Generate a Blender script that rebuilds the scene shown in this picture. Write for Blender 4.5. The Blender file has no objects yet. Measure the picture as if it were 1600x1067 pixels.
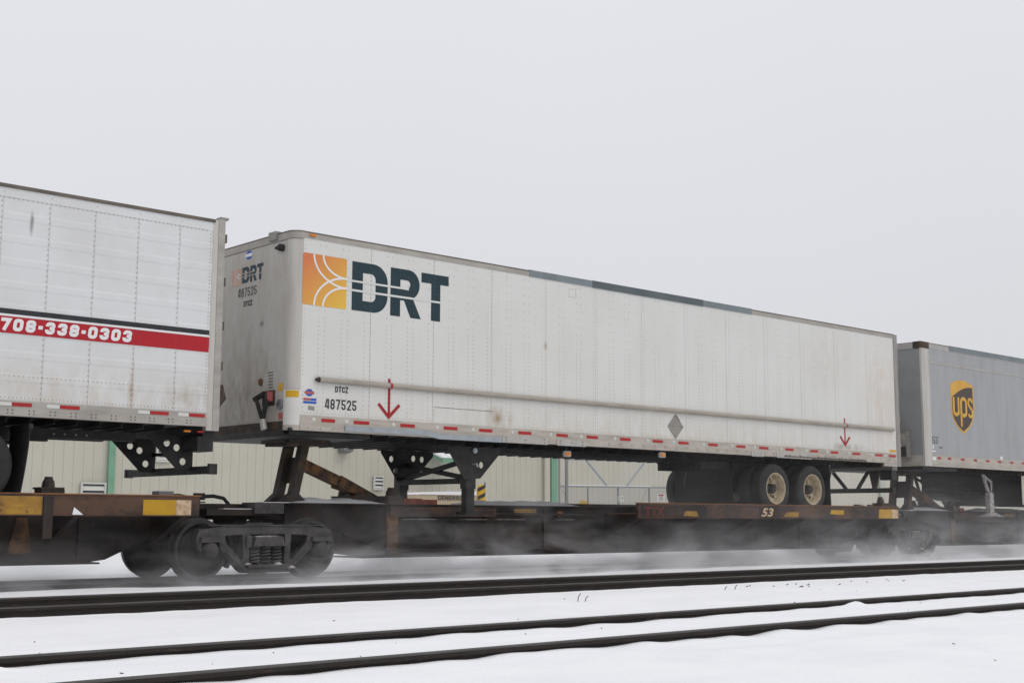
import bpy, bmesh, math, random
from mathutils import Vector, Matrix, noise
from mathutils.geometry import tessellate_polygon
random.seed(7)
S = bpy.context.scene
COL = S.collection
PI = math.pi

# ------------------------------------------------------------------ camera
cd = bpy.data.cameras.new('camera'); co = bpy.data.objects.new('camera', cd); COL.objects.link(co)
cd.sensor_width = 36.0; cd.sensor_fit = 'HORIZONTAL'; cd.lens = 2036.386 / 1600 * 36
cd.clip_start = 0.1; cd.clip_end = 3000
yaw, pit, rol = math.radians(42.021), math.radians(7.723), math.radians(0.206)
fw = Vector((math.sin(yaw)*math.cos(pit), math.cos(yaw)*math.cos(pit), math.sin(pit)))
r0 = fw.cross(Vector((0, 0, 1))).normalized(); u0 = r0.cross(fw)
rr = r0*math.cos(rol) + u0*math.sin(rol); uu = u0*math.cos(rol) - r0*math.sin(rol)
co.matrix_world = Matrix(((rr.x, uu.x, -fw.x, -10.169), (rr.y, uu.y, -fw.y, -17.36), (rr.z, uu.z, -fw.z, 0.872), (0, 0, 0, 1)))
S.camera = co

# ------------------------------------------------------------------ overcast sky
SUN_EL, SUN_AZ = math.radians(52), math.radians(150)      # azimuth clockwise from +Y
w = bpy.data.worlds.new('World'); S.world = w; w.use_nodes = True
nt = w.node_tree; nt.nodes.clear()
def N(t, **k):
    n = nt.nodes.new(t)
    for a, b in k.items(): setattr(n, a, b)
    return n
out = N('ShaderNodeOutputWorld'); mixs = N('ShaderNodeMixShader'); mixs.inputs[0].default_value = 0.93
sky = N('ShaderNodeTexSky'); sky.sky_type = 'NISHITA'; sky.sun_disc = False
sky.sun_elevation = SUN_EL; sky.sun_rotation = SUN_AZ; sky.air_density = 1.0; sky.dust_density = 6.0
b1 = N('ShaderNodeBackground'); b1.inputs[1].default_value = 0.10
b2 = N('ShaderNodeBackground'); b2.inputs[1].default_value = 1.0
tc = N('ShaderNodeTexCoord'); sep = N('ShaderNodeSeparateXYZ'); ramp = N('ShaderNodeValToRGB')
ns = N('ShaderNodeTexNoise'); ns.inputs['Scale'].default_value = 1.6; ns.inputs['Detail'].default_value = 3
ad = N('ShaderNodeMath', operation='MULTIPLY_ADD'); ad.inputs[1].default_value = 0.26
cr = ramp.color_ramp; cr.elements[0].position = 0.0; cr.elements[0].color = (0.735, 0.738, 0.768, 1)
cr.elements[1].position = 1.0; cr.elements[1].color = (0.96, 0.965, 1.0, 1)
e = cr.elements.new(0.24); e.color = (0.735, 0.74, 0.775, 1)
e = cr.elements.new(0.48); e.color = (0.80, 0.81, 0.855, 1)
L = nt.links.new
L(tc.outputs['Generated'], sep.inputs[0]); L(tc.outputs['Generated'], ns.inputs['Vector'])
L(ns.outputs[0], ad.inputs[0]); L(sep.outputs[2], ad.inputs[2]); L(ad.outputs[0], ramp.inputs[0])
L(sky.outputs[0], b1.inputs[0]); L(ramp.outputs[0], b2.inputs[0])
L(b1.outputs[0], mixs.inputs[1]); L(b2.outputs[0], mixs.inputs[2]); L(mixs.outputs[0], out.inputs[0])

sl = bpy.data.lights.new('sun', 'SUN'); so = bpy.data.objects.new('sun', sl); COL.objects.link(so)
sl.energy = 0.55; sl.angle = math.radians(35); sl.color = (1, 0.98, 0.94)
sd = Vector((math.sin(SUN_AZ)*math.cos(SUN_EL), math.cos(SUN_AZ)*math.cos(SUN_EL), math.sin(SUN_EL)))
so.rotation_euler = sd.to_track_quat('Z', 'Y').to_euler()

S.view_settings.view_transform = 'Standard'; S.view_settings.look = 'None'
S.view_settings.exposure = 0.0; S.view_settings.gamma = 1.0; S.view_settings.use_curve_mapping = False
S.cycles.use_denoising = True
S.cycles.max_bounces = 10; S.cycles.diffuse_bounces = 4; S.cycles.volume_bounces = 8
S.cycles.volume_max_steps = 256

# ------------------------------------------------------------------ materials
MATS = {}
def mat(name, col, rough=0.6, metal=0.0, col2=None, sc=(1, 1, 1), nscale=2.0, amt=0.5, lo=0.4, hi=0.65, bump=0.0, bscale=40.0, spec=0.3,
        dirt=None, dscale=14.0, dlo=0.58, dhi=0.72, dsc=(1, 1, 1), damt=0.6, stains=()):
    m = bpy.data.materials.new(name); m.use_nodes = True; t = m.node_tree; b = t.nodes['Principled BSDF']
    b.inputs['Roughness'].default_value = rough; b.inputs['Metallic'].default_value = metal
    b.inputs['Specular IOR Level'].default_value = spec
    geo = t.nodes.new('ShaderNodeNewGeometry')
    def noi(scale, vsc, det=5):
        mp = t.nodes.new('ShaderNodeMapping'); mp.inputs['Scale'].default_value = vsc
        n = t.nodes.new('ShaderNodeTexNoise'); n.inputs['Scale'].default_value = scale; n.inputs['Detail'].default_value = det
        n.inputs['Roughness'].default_value = 0.6
        t.links.new(geo.outputs['Position'], mp.inputs[0]); t.links.new(mp.outputs[0], n.inputs['Vector']); return n
    def mask(n, a, c, k):
        mr = t.nodes.new('ShaderNodeMapRange'); mr.inputs[1].default_value = a; mr.inputs[2].default_value = c; mr.inputs[4].default_value = k
        t.links.new(n.outputs[0], mr.inputs[0]); return mr
    last = None
    base = (*col, 1)
    if col2 is not None:
        mx = t.nodes.new('ShaderNodeMix'); mx.data_type = 'RGBA'; mx.inputs[6].default_value = base; mx.inputs[7].default_value = (*col2, 1)
        t.links.new(mask(noi(nscale, sc), lo, hi, amt).outputs[0], mx.inputs[0]); last = mx.outputs[2]
    if dirt is not None:
        mx = t.nodes.new('ShaderNodeMix'); mx.data_type = 'RGBA'; mx.inputs[7].default_value = (*dirt, 1)
        if last is None: mx.inputs[6].default_value = base
        else: t.links.new(last, mx.inputs[6])
        t.links.new(mask(noi(dscale, dsc), dlo, dhi, damt).outputs[0], mx.inputs[0]); last = mx.outputs[2]
    for (c_, r_, sc_, k_) in stains:            # worn-in stains with a place and shape of their own
        vm = t.nodes.new('ShaderNodeVectorMath'); vm.operation = 'SUBTRACT'; vm.inputs[1].default_value = c_; t.links.new(geo.outputs['Position'], vm.inputs[0])
        vd = t.nodes.new('ShaderNodeVectorMath'); vd.operation = 'DIVIDE'; vd.inputs[1].default_value = r_; t.links.new(vm.outputs[0], vd.inputs[0])
        vl = t.nodes.new('ShaderNodeVectorMath'); vl.operation = 'LENGTH'; t.links.new(vd.outputs[0], vl.inputs[0])
        fa = t.nodes.new('ShaderNodeMapRange'); fa.inputs[1].default_value = 1.0; fa.inputs[2].default_value = 0.0; fa.inputs[4].default_value = 1.0; t.links.new(vl.outputs['Value'], fa.inputs[0])
        mu = t.nodes.new('ShaderNodeMath'); mu.operation = 'MULTIPLY'; t.links.new(fa.outputs[0], mu.inputs[0]); t.links.new(mask(noi(5, (1.5, 1.5, 0.7)), 0.3, 0.62, k_).outputs[0], mu.inputs[1])
        mx = t.nodes.new('ShaderNodeMix'); mx.data_type = 'RGBA'; mx.inputs[7].default_value = (*sc_, 1)
        if last is None: mx.inputs[6].default_value = base
        else: t.links.new(last, mx.inputs[6])
        t.links.new(mu.outputs[0], mx.inputs[0]); last = mx.outputs[2]
    if last is None: b.inputs['Base Color'].default_value = base
    else: t.links.new(last, b.inputs['Base Color'])
    if bump:
        bp = t.nodes.new('ShaderNodeBump'); bp.inputs['Strength'].default_value = bump; bp.inputs['Distance'].default_value = 0.02
        t.links.new(noi(bscale, (1, 1, 1), 3).outputs[0], bp.inputs['Height']); t.links.new(bp.outputs[0], b.inputs['Normal'])
    MATS[name] = m; return m

M_snow = mat('snow', (0.84, 0.845, 0.86), 0.9, col2=(0.78, 0.785, 0.81), nscale=1.2, amt=0.7, bump=0.35, bscale=22, spec=0.1)
M_white = mat('white_paint', (0.655, 0.652, 0.625), 0.45, col2=(0.61, 0.605, 0.575), nscale=0.9, amt=0.7, dirt=(0.40, 0.36, 0.29), dscale=6, dsc=(3.0, 3.0, 0.35), dlo=0.62, dhi=0.80, damt=0.30,
    stains=[((8, -1.3, 2.25), (12, 2, 0.75), (0.54, 0.485, 0.385), 0.7), ((4.02, -1.3, 2.50), (0.35, 1, 0.22), (0.30, 0.22, 0.13), 1.0), ((15.5, -1.3, 3.55), (1.1, 1, 1.7), (0.55, 0.40, 0.28), 0.5), ((13.5, -1.3, 4.2), (1.2, 1, 0.9), (0.56, 0.49, 0.41), 0.45), ((14.0, -1.3, 2.42), (1.0, 1, 0.10), (0.28, 0.25, 0.2), 0.8), ((5.08, -1.3, 3.8), (0.06, 1, 0.10), (0.3, 0.2, 0.1), 1.0)])
M_white2 = mat('white_ridged_paint', (0.66, 0.67, 0.67), 0.45, col2=(0.60, 0.60, 0.585), nscale=1.3, amt=0.7, dirt=(0.36, 0.33, 0.28), dscale=9, dsc=(1.2, 1, 3.0), dlo=0.66, dhi=0.80, damt=0.45,
    stains=[((-6, -1.3, 2.3), (9, 2, 0.7), (0.50, 0.44, 0.36), 0.8), ((-3.88, -1.3, 4.55), (0.035, 1, 0.2), (0.06, 0.06, 0.06), 1.0), ((-1.6, -1.3, 2.5), (0.5, 1, 0.3), (0.36, 0.30, 0.22), 0.6), ((-2.45, -1.3, 2.5), (0.06, 1, 0.6), (0.33, 0.24, 0.16), 0.8)])
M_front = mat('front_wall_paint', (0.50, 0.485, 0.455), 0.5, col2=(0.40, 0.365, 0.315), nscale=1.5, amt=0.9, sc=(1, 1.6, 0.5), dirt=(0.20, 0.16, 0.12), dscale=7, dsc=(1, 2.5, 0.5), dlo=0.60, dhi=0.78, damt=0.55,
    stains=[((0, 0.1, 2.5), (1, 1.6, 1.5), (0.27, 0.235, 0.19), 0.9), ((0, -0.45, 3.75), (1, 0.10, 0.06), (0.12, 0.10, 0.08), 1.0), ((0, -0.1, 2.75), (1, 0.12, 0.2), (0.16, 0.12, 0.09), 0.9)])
M_rub = mat('beige_rub_rail', (0.37, 0.335, 0.285), 0.55, col2=(0.28, 0.25, 0.21), nscale=3, sc=(0.5, 1, 2), amt=0.8, dirt=(0.2, 0.17, 0.13), dscale=18, dsc=(0.5, 1, 1), damt=0.5)
M_plate = mat('dull_plate', (0.44, 0.42, 0.39), 0.5, 0.1, col2=(0.36, 0.34, 0.31), nscale=7, amt=0.8)
M_rail_al = mat('grey_aluminium_rail', (0.40, 0.375, 0.34), 0.5, 0.2, col2=(0.30, 0.275, 0.245), nscale=3, sc=(0.5, 1, 2), amt=0.8, dirt=(0.16, 0.13, 0.11), dscale=25, dlo=0.62, dhi=0.75, damt=0.6)
M_rail_al2 = mat('dirty_bottom_rail', (0.46, 0.42, 0.37), 0.55, 0.1, col2=(0.34, 0.30, 0.25), nscale=4, sc=(0.6, 1, 3), amt=0.8, dirt=(0.15, 0.12, 0.10), dscale=30, dlo=0.62, dhi=0.74, damt=0.6)
M_post = mat('corner_post_aluminium', (0.52, 0.50, 0.46), 0.42, 0.25, col2=(0.42, 0.39, 0.35), nscale=2, sc=(3, 3, 0.4), amt=0.7, dirt=(0.2, 0.17, 0.14), dscale=20, dlo=0.66, dhi=0.78, damt=0.4)
M_postdk = mat('grey_rear_post', (0.30, 0.285, 0.265), 0.5, 0.2, col2=(0.22, 0.205, 0.19), nscale=3, sc=(3, 3, 0.5), amt=0.7, dirt=(0.12, 0.09, 0.07), dscale=20, damt=0.5)
M_roofedge = mat('weathered_roof_edge', (0.15, 0.125, 0.10), 0.7, col2=(0.09, 0.08, 0.07), nscale=5, sc=(0.6, 1, 1), amt=0.9)
M_galv = mat('galvanised_steel', (0.36, 0.39, 0.41), 0.45, 0.4, col2=(0.28, 0.31, 0.33), nscale=6, amt=0.8, dirt=(0.18, 0.18, 0.18), dscale=18, damt=0.4)
M_steel_lt = mat('blue_grey_steel_light', (0.20, 0.235, 0.25), 0.6, 0.1, col2=(0.15, 0.18, 0.19), nscale=5, sc=(0.5, 1, 1), amt=0.8)
M_steel_dk = mat('blue_grey_steel_dark', (0.095, 0.115, 0.125), 0.65, 0.1, col2=(0.125, 0.15, 0.155), nscale=5, sc=(0.5, 1, 1), amt=0.8)
M_rivet = mat('rivet_head', (0.30, 0.27, 0.22), 0.6, col2=(0.42, 0.38, 0.32), nscale=8, amt=0.9)
M_rivet2 = mat('rusty_rivet_head', (0.38, 0.30, 0.22), 0.6, col2=(0.22, 0.16, 0.11), nscale=3, amt=0.9)
M_bolt = mat('dark_bolt', (0.10, 0.085, 0.07), 0.6)
M_red = mat('red_reflective', (0.40, 0.018, 0.018), 0.4, col2=(0.30, 0.02, 0.02), nscale=12, amt=0.6)
M_arrow = mat('red_arrow_paint', (0.33, 0.015, 0.02), 0.5)
M_stripe_red = mat('red_stripe_vinyl', (0.42, 0.012, 0.022), 0.42, col2=(0.36, 0.014, 0.022), nscale=5, amt=0.7)
M_black_v = mat('black_vinyl', (0.022, 0.024, 0.028), 0.5, col2=(0.04, 0.042, 0.046), nscale=6, amt=0.7)
M_white_v = mat('white_vinyl', (0.74, 0.74, 0.73), 0.45)
M_ink = mat('dark_teal_vinyl', (0.012, 0.032, 0.042), 0.45, col2=(0.02, 0.042, 0.052), nscale=4, amt=0.7)
M_inkfade = mat('faded_black_print', (0.085, 0.08, 0.08), 0.6, col2=(0.17, 0.16, 0.155), nscale=20, amt=0.8)
M_yellow = mat('yellow_sticker', (0.62, 0.36, 0.02), 0.5, col2=(0.5, 0.28, 0.02), nscale=20, amt=0.6)
M_blue = mat('blue_sticker', (0.03, 0.10, 0.42), 0.5)
M_redst = mat('red_sticker', (0.42, 0.10, 0.10), 0.5)
M_amber = mat('amber_lens', (0.65, 0.20, 0.02), 0.3)
M_lens = mat('clear_reflector', (0.55, 0.57, 0.52), 0.25)
M_black = mat('black_chassis_paint', (0.018, 0.017, 0.017), 0.6, col2=(0.04, 0.037, 0.034), nscale=5, amt=0.8, dirt=(0.075, 0.07, 0.065), dscale=22, dlo=0.6, dhi=0.75, damt=0.6)
M_under = mat('underframe_steel', (0.022, 0.021, 0.021), 0.55, 0.2, col2=(0.05, 0.047, 0.045), nscale=6, sc=(1, 0.4, 1), amt=0.9)
M_rubber = mat('tyre_rubber', (0.022, 0.021, 0.021), 0.75, col2=(0.035, 0.033, 0.031), nscale=12, amt=0.7)
M_rim = mat('cream_wheel_rim', (0.50, 0.42, 0.29), 0.5, 0.1, col2=(0.33, 0.25, 0.16), nscale=10, amt=0.8, dirt=(0.08, 0.06, 0.045), dscale=16, dlo=0.55, dhi=0.7, damt=0.7)
M_car = mat('railcar_black_brown', (0.022, 0.019, 0.018), 0.75, col2=(0.048, 0.033, 0.026), nscale=1.8, amt=0.9, dirt=(0.085, 0.042, 0.022), dscale=5, dlo=0.60, dhi=0.76, damt=0.6, bump=0.2)
M_plat = mat('rusty_platform_paint', (0.095, 0.054, 0.036), 0.8, col2=(0.035, 0.027, 0.025), nscale=1.8, amt=0.95, lo=0.42, hi=0.6, sc=(1, 1, 2), dirt=(0.16, 0.08, 0.038), dscale=9, dsc=(0.6, 1, 2), dlo=0.56, dhi=0.72, damt=0.6, bump=0.2)
M_lip = mat('rust_orange_edge', (0.26, 0.115, 0.045), 0.85, col2=(0.13, 0.06, 0.03), nscale=4, amt=0.8, bump=0.2)
M_platy = mat('worn_yellow_paint', (0.42, 0.235, 0.035), 0.7, col2=(0.24, 0.12, 0.03), nscale=3, amt=0.9, sc=(0.6, 1, 2), dirt=(0.07, 0.04, 0.025), dscale=9, dlo=0.58, dhi=0.70, damt=0.8)
M_reflY = mat('yellow_reflective_sheet', (0.47, 0.27, 0.012), 0.5, col2=(0.40, 0.22, 0.02), nscale=8, amt=0.8, dirt=(0.2, 0.11, 0.03), dscale=25, damt=0.4)
M_reflYd = mat('dulled_yellow_sheet', (0.33, 0.18, 0.025), 0.6, col2=(0.20, 0.11, 0.03), nscale=9, amt=0.9)
M_cream = mat('peeling_cream_sheet', (0.58, 0.44, 0.29), 0.6, col2=(0.36, 0.22, 0.12), nscale=14, amt=0.9)
M_rust = mat('rusty_steel', (0.17, 0.085, 0.035), 0.85, col2=(0.06, 0.04, 0.03), nscale=4, amt=0.9, lo=0.4, hi=0.6, dirt=(0.025, 0.02, 0.02), dscale=7, dlo=0.5, dhi=0.66, damt=0.8, bump=0.3)
M_hitch = mat('dark_hitch_steel', (0.045, 0.036, 0.03), 0.75, col2=(0.12, 0.07, 0.035), nscale=5, amt=0.8, lo=0.5, hi=0.65, dirt=(0.02, 0.02, 0.02), dscale=9, damt=0.7)
M_orange = mat('faded_orange_steel', (0.48, 0.13, 0.085), 0.7, col2=(0.2, 0.06, 0.04), nscale=9, amt=0.8)
M_truck = mat('bogie_cast_steel', (0.050, 0.047, 0.045), 0.7, 0.1, col2=(0.085, 0.08, 0.076), nscale=6, amt=0.9, dirt=(0.20, 0.19, 0.19), dscale=14, dlo=0.62, dhi=0.78, damt=0.6, bump=0.3)
M_wheel = mat('wheel_steel', (0.038, 0.036, 0.036), 0.6, 0.2, col2=(0.065, 0.06, 0.058), nscale=5, amt=0.9)
M_railside = mat('rusty_rail', (0.029, 0.023, 0.020), 0.9, col2=(0.020, 0.018, 0.016), nscale=8, sc=(0.4, 1, 1), amt=0.9, dirt=(0.09, 0.062, 0.045), dscale=20, dsc=(0.3, 1, 2), damt=0.6, bump=0.25, bscale=60)
M_railtop = mat('worn_rail_head', (0.055, 0.053, 0.05), 0.5, 0.3, col2=(0.09, 0.088, 0.083), nscale=10, sc=(0.2, 3, 1), amt=0.8)
M_clad = mat('beige_cladding', (0.545, 0.525, 0.445), 0.55, col2=(0.505, 0.485, 0.405), nscale=0.6, amt=0.8, dirt=(0.44, 0.41, 0.33), dscale=3, dsc=(3, 3, 0.3), damt=0.4)
M_palegreen = mat('hazed_trim', (0.44, 0.47, 0.40), 0.6)  # far green trims, with the haze over them put into a paler colour
M_green = mat('green_trim', (0.20, 0.38, 0.26), 0.5, col2=(0.16, 0.32, 0.22), nscale=3, amt=0.7)
M_vent = mat('white_vent', (0.60, 0.60, 0.57), 0.5); M_ventdk = mat('vent_cavity', (0.10, 0.10, 0.10), 0.8)
M_gen = mat('tan_generator', (0.48, 0.385, 0.265), 0.5, col2=(0.43, 0.34, 0.23), nscale=2, amt=0.7)
M_fence = mat('galvanised_fence', (0.27, 0.28, 0.29), 0.5, 0.4)
M_grey = mat('grey_plastic', (0.17, 0.175, 0.18), 0.5)
M_ups = mat('grey_trailer_paint', (0.345, 0.355, 0.36), 0.5, col2=(0.305, 0.312, 0.312), nscale=1.2, amt=0.8, sc=(2, 2, 0.5), dirt=(0.20, 0.20, 0.19), dscale=5, dsc=(2, 2, 0.3), damt=0.35)
M_upsfront = mat('grey_front_paint', (0.28, 0.285, 0.285), 0.55, col2=(0.235, 0.24, 0.238), nscale=2, amt=0.8)
M_upsrail = mat('pale_top_band', (0.40, 0.385, 0.365), 0.5, 0.1, col2=(0.33, 0.315, 0.295), nscale=3, amt=0.8)
M_gold = mat('gold_print', (0.62, 0.36, 0.06), 0.45, col2=(0.55, 0.28, 0.04), nscale=2, amt=0.8)
M_brownp = mat('brown_print', (0.055, 0.042, 0.036), 0.45, col2=(0.075, 0.06, 0.05), nscale=3, amt=0.7)
M_skirt = mat('beige_skirt', (0.50, 0.46, 0.38), 0.6, col2=(0.42, 0.38, 0.31), nscale=3, amt=0.7)
M_frost = mat('snow_crusted_steel', (0.42, 0.40, 0.38), 0.85, col2=(0.14, 0.12, 0.11), nscale=14, amt=0.9)
M_twig = mat('dead_twig', (0.06, 0.05, 0.035), 0.8)
M_placard = mat('grey_placard', (0.30, 0.28, 0.25), 0.45, 0.2, col2=(0.23, 0.215, 0.195), nscale=9, amt=0.8)

def gradient_mat(name, c0, c1, a, b):
    m = bpy.data.materials.new(name); m.use_nodes = True; t = m.node_tree; bs = t.nodes['Principled BSDF']; bs.inputs['Roughness'].default_value = 0.45
    g = t.nodes.new('ShaderNodeNewGeometry'); d = t.nodes.new('ShaderNodeVectorMath'); d.operation = 'DOT_PRODUCT'
    a, b = Vector(a), Vector(b); v = (b - a) / (b - a).length_squared
    d.inputs[1].default_value = v; t.links.new(g.outputs['Position'], d.inputs[0])
    s = t.nodes.new('ShaderNodeMath'); s.operation = 'SUBTRACT'; s.inputs[1].default_value = a.dot(v); s.use_clamp = True
    t.links.new(d.outputs['Value'], s.inputs[0])
    mx = t.nodes.new('ShaderNodeMix'); mx.data_type = 'RGBA'; mx.inputs[6].default_value = (*c0, 1); mx.inputs[7].default_value = (*c1, 1)
    t.links.new(s.outputs[0], mx.inputs[0]); t.links.new(mx.outputs[2], bs.inputs['Base Color']); return m
M_sunlogo = gradient_mat('orange_logo_print', (0.60, 0.17, 0.06), (0.72, 0.46, 0.05), (0.25, -1.3, 4.70), (0.95, -1.3, 4.0))
M_sunfade = gradient_mat('faded_orange_print', (0.48, 0.25, 0.20), (0.52, 0.39, 0.27), (0, 0.45, 4.68), (0, 0.19, 4.43))

# ------------------------------------------------------------------ mesh helpers
class MB:
    def __init__(s): s.v = []; s.f = []
    def add(s, vs, fs):
        o = len(s.v); s.v += [tuple(v) for v in vs]; s.f += [tuple(i + o for i in f) for f in fs]; return s
    def box(s, x0, x1, y0, y1, z0, z1):
        vs = [(x, y, z) for x in (x0, x1) for y in (y0, y1) for z in (z0, z1)]
        return s.add(vs, [(0, 1, 3, 2), (4, 6, 7, 5), (0, 4, 5, 1), (2, 3, 7, 6), (0, 2, 6, 4), (1, 5, 7, 3)])
    def bar(s, a, b, w, h, up=(0, 0, 1), w2=None, h2=None):
        a, b = Vector(a), Vector(b); d = (b - a).normalized(); sd = d.cross(Vector(up))
        if sd.length < 1e-4: sd = d.cross(Vector((1, 0, 0)))
        sd.normalize(); u = sd.cross(d); w2 = w if w2 is None else w2; h2 = h if h2 is None else h2
        vs = []
        for p, ww, hh in ((a, w, h), (b, w2, h2)):
            vs += [p - sd*ww/2 - u*hh/2, p + sd*ww/2 - u*hh/2, p + sd*ww/2 + u*hh/2, p - sd*ww/2 + u*hh/2]
        return s.add(vs, [(3, 2, 1, 0), (4, 5, 6, 7), (0, 1, 5, 4), (1, 2, 6, 5), (2, 3, 7, 6), (3, 0, 4, 7)])
    def tube(s, pts, r, n=8, cap=True):
        pts = [Vector(p) for p in pts]; rings = []; pu = None; base = len(s.v)
        for i, p in enumerate(pts):
            d = (pts[min(i+1, len(pts)-1)] - pts[max(i-1, 0)]).normalized()
            if pu is None:
                pu = d.cross(Vector((0, 0, 1)))
                if pu.length < 1e-3: pu = d.cross(Vector((1, 0, 0)))
            pu = (pu - d*pu.dot(d)).normalized(); q = d.cross(pu)
            rad = r[i] if isinstance(r, (list, tuple)) else r
            rings.append([p + (pu*math.cos(2*PI*k/n) + q*math.sin(2*PI*k/n))*rad for k in range(n)])
        vs = [v for g in rings for v in g]; fs = []
        for i in range(len(rings)-1):
            for k in range(n):
                a, b = i*n+k, i*n+(k+1) % n; fs.append((a, b, b+n, a+n))
        if cap: fs += [tuple(range(n-1, -1, -1)), tuple(range((len(rings)-1)*n, len(rings)*n))]
        return s.add(vs, fs)
    def lathe(s, prof, c, n=32, axis='y', closed=False):
        vs = []; fs = []
        for (a, r) in prof:
            for k in range(n):
                t = 2*PI*k/n; x, y = r*math.cos(t), r*math.sin(t)
                vs.append((c[0]+x, c[1]+a, c[2]+y) if axis == 'y' else (c[0]+x, c[1]+y, c[2]+a) if axis == 'z' else (c[0]+a, c[1]+x, c[2]+y))
        for i in range(len(prof)-1):
            for k in range(n):
                a, b = i*n+k, i*n+(k+1) % n; fs.append((a, b, b+n, a+n))
        if not closed: fs += [tuple(range(n)), tuple(range((len(prof)-1)*n, len(prof)*n))]
        return s.add(vs, fs)
    def flat(s, loops, fn):
        L3 = [[Vector((p[0], p[1], 0)) for p in lp] for lp in loops]
        tri = tessellate_polygon(L3); fl = [p for lp in loops for p in lp]
        return s.add([fn(*p) for p in fl], [tuple(t) for t in tri])
    def prism(s, loops, fn, d0, d1):            # fn(u, v, depth)
        if not isinstance(loops[0][0], (tuple, list)): loops = [loops]
        L3 = [[Vector((p[0], p[1], 0)) for p in lp] for lp in loops]
        tri = tessellate_polygon(L3); fl = [p for lp in loops for p in lp]; n = len(fl)
        vs = [fn(p[0], p[1], d0) for p in fl] + [fn(p[0], p[1], d1) for p in fl]
        fs = [tuple(t) for t in tri] + [tuple(i+n for i in reversed(t)) for t in tri]; o = 0
        for lp in loops:
            m = len(lp)
            for i in range(m):
                a, b = o+i, o+(i+1) % m; fs.append((a, b, b+n, a+n))
            o += m
        return s.add(vs, fs)
    def mesh(s, name, m, smooth=False):
        me = bpy.data.meshes.new(name); me.from_pydata(s.v, [], s.f); me.materials.append(m)
        bm = bmesh.new(); bm.from_mesh(me); bmesh.ops.recalc_face_normals(bm, faces=bm.faces); bm.to_mesh(me); bm.free()
        if smooth:
            me.polygons.foreach_set('use_smooth', [True]*len(me.polygons))
            try: me.set_sharp_from_angle(angle=math.radians(38))
            except Exception: pass
        return me
def XZ(y): return lambda u, v, d=0: (u, y + d, v)           # print on a side wall
def YZ(x): return lambda u, v, d=0: (x + d, u, v)           # print on an end wall
def inv_of(o):
    M = Matrix.Translation(o.location)
    while o.parent: o = o.parent; M = Matrix.Translation(o.location) @ M if o.type == 'EMPTY' else M
    return M.inverted()
ROOT = {}
def link(name, me, parent=None, off=None):
    o = bpy.data.objects.new(name, me); COL.objects.link(o)
    if parent is not None:
        o.parent = parent
        top = parent
        while top.parent: top = top.parent
        # meshes are written in the thing's own frame (origin = the thing's Empty)
    if off is not None: o.location = off
    return o
def obj(name, mb, m, parent=None, off=None, smooth=False, kind=None, label=None):
    o = link(name, mb.mesh(name, m, smooth), parent, off)
    if kind: o['kind'] = kind
    if label: o['label'] = label
    return o
def thing(name, label, cat, loc=(0, 0, 0), group=None):
    o = bpy.data.objects.new(name, None); COL.objects.link(o); o.location = loc; o['label'] = label; o['category'] = cat
    o.empty_display_size = 0.3
    if group: o['group'] = group
    return o
def tag(o, label, cat, group=None):
    o['label'] = label; o['category'] = cat
    if group: o['group'] = group
    return o
def copy_tree(o, parent=None):
    c = o.copy(); COL.objects.link(c)
    if parent is not None: c.parent = parent
    for ch in list(o.children): copy_tree(ch, c)
    return c
def text_mb(s, u0, u1, v0, v1, fn, bold=0.03, shear=0.0, flip=False, space=1.0):
    cu = bpy.data.curves.new('lettering', 'FONT'); cu.body = s; cu.offset = bold; cu.shear = shear; cu.resolution_u = 3; cu.space_character = space
    o = bpy.data.objects.new('lettering_tmp', cu); COL.objects.link(o)
    dg = bpy.context.evaluated_depsgraph_get(); me = bpy.data.meshes.new_from_object(o.evaluated_get(dg))
    xs = [v.co.x for v in me.vertices]; ys = [v.co.y for v in me.vertices]
    ax, bx, ay, by = min(xs), max(xs), min(ys), max(ys)
    mb = MB(); mb.add([fn(u0 + (v.co.x-ax)/(bx-ax)*(u1-u0), v0 + (v.co.y-ay)/(by-ay)*(v1-v0)) for v in me.vertices], [tuple(p.vertices) for p in me.polygons])
    bpy.data.objects.remove(o); bpy.data.curves.remove(cu); bpy.data.meshes.remove(me); return mb
def stroke(pts, wd, fn, mb=None, closed=False):
    mb = mb or MB(); P = [Vector((p[0], p[1])) for p in pts]; n = len(P); A = []; B = []
    for i in range(n):
        if closed: p, q = P[i-1], P[(i+1) % n]
        else: p, q = P[max(i-1, 0)], P[min(i+1, n-1)]
        d1 = (P[i]-p).normalized() if (P[i]-p).length > 1e-9 else (q-P[i]).normalized()
        d2 = (q-P[i]).normalized() if (q-P[i]).length > 1e-9 else d1
        t = (d1+d2).normalized() if (d1+d2).length > 1e-6 else d1; nn = Vector((-t.y, t.x)); k = 1/max(0.5, nn.dot(Vector((-d1.y, d1.x))))
        A.append(P[i]+nn*wd/2*k); B.append(P[i]-nn*wd/2*k)
    vs = [fn(*a) for a in A] + [fn(*b) for b in B]; m = n if closed else n-1
    return mb.add(vs, [(i, (i+1) % n, n+(i+1) % n, n+i) for i in range(m)])
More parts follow.
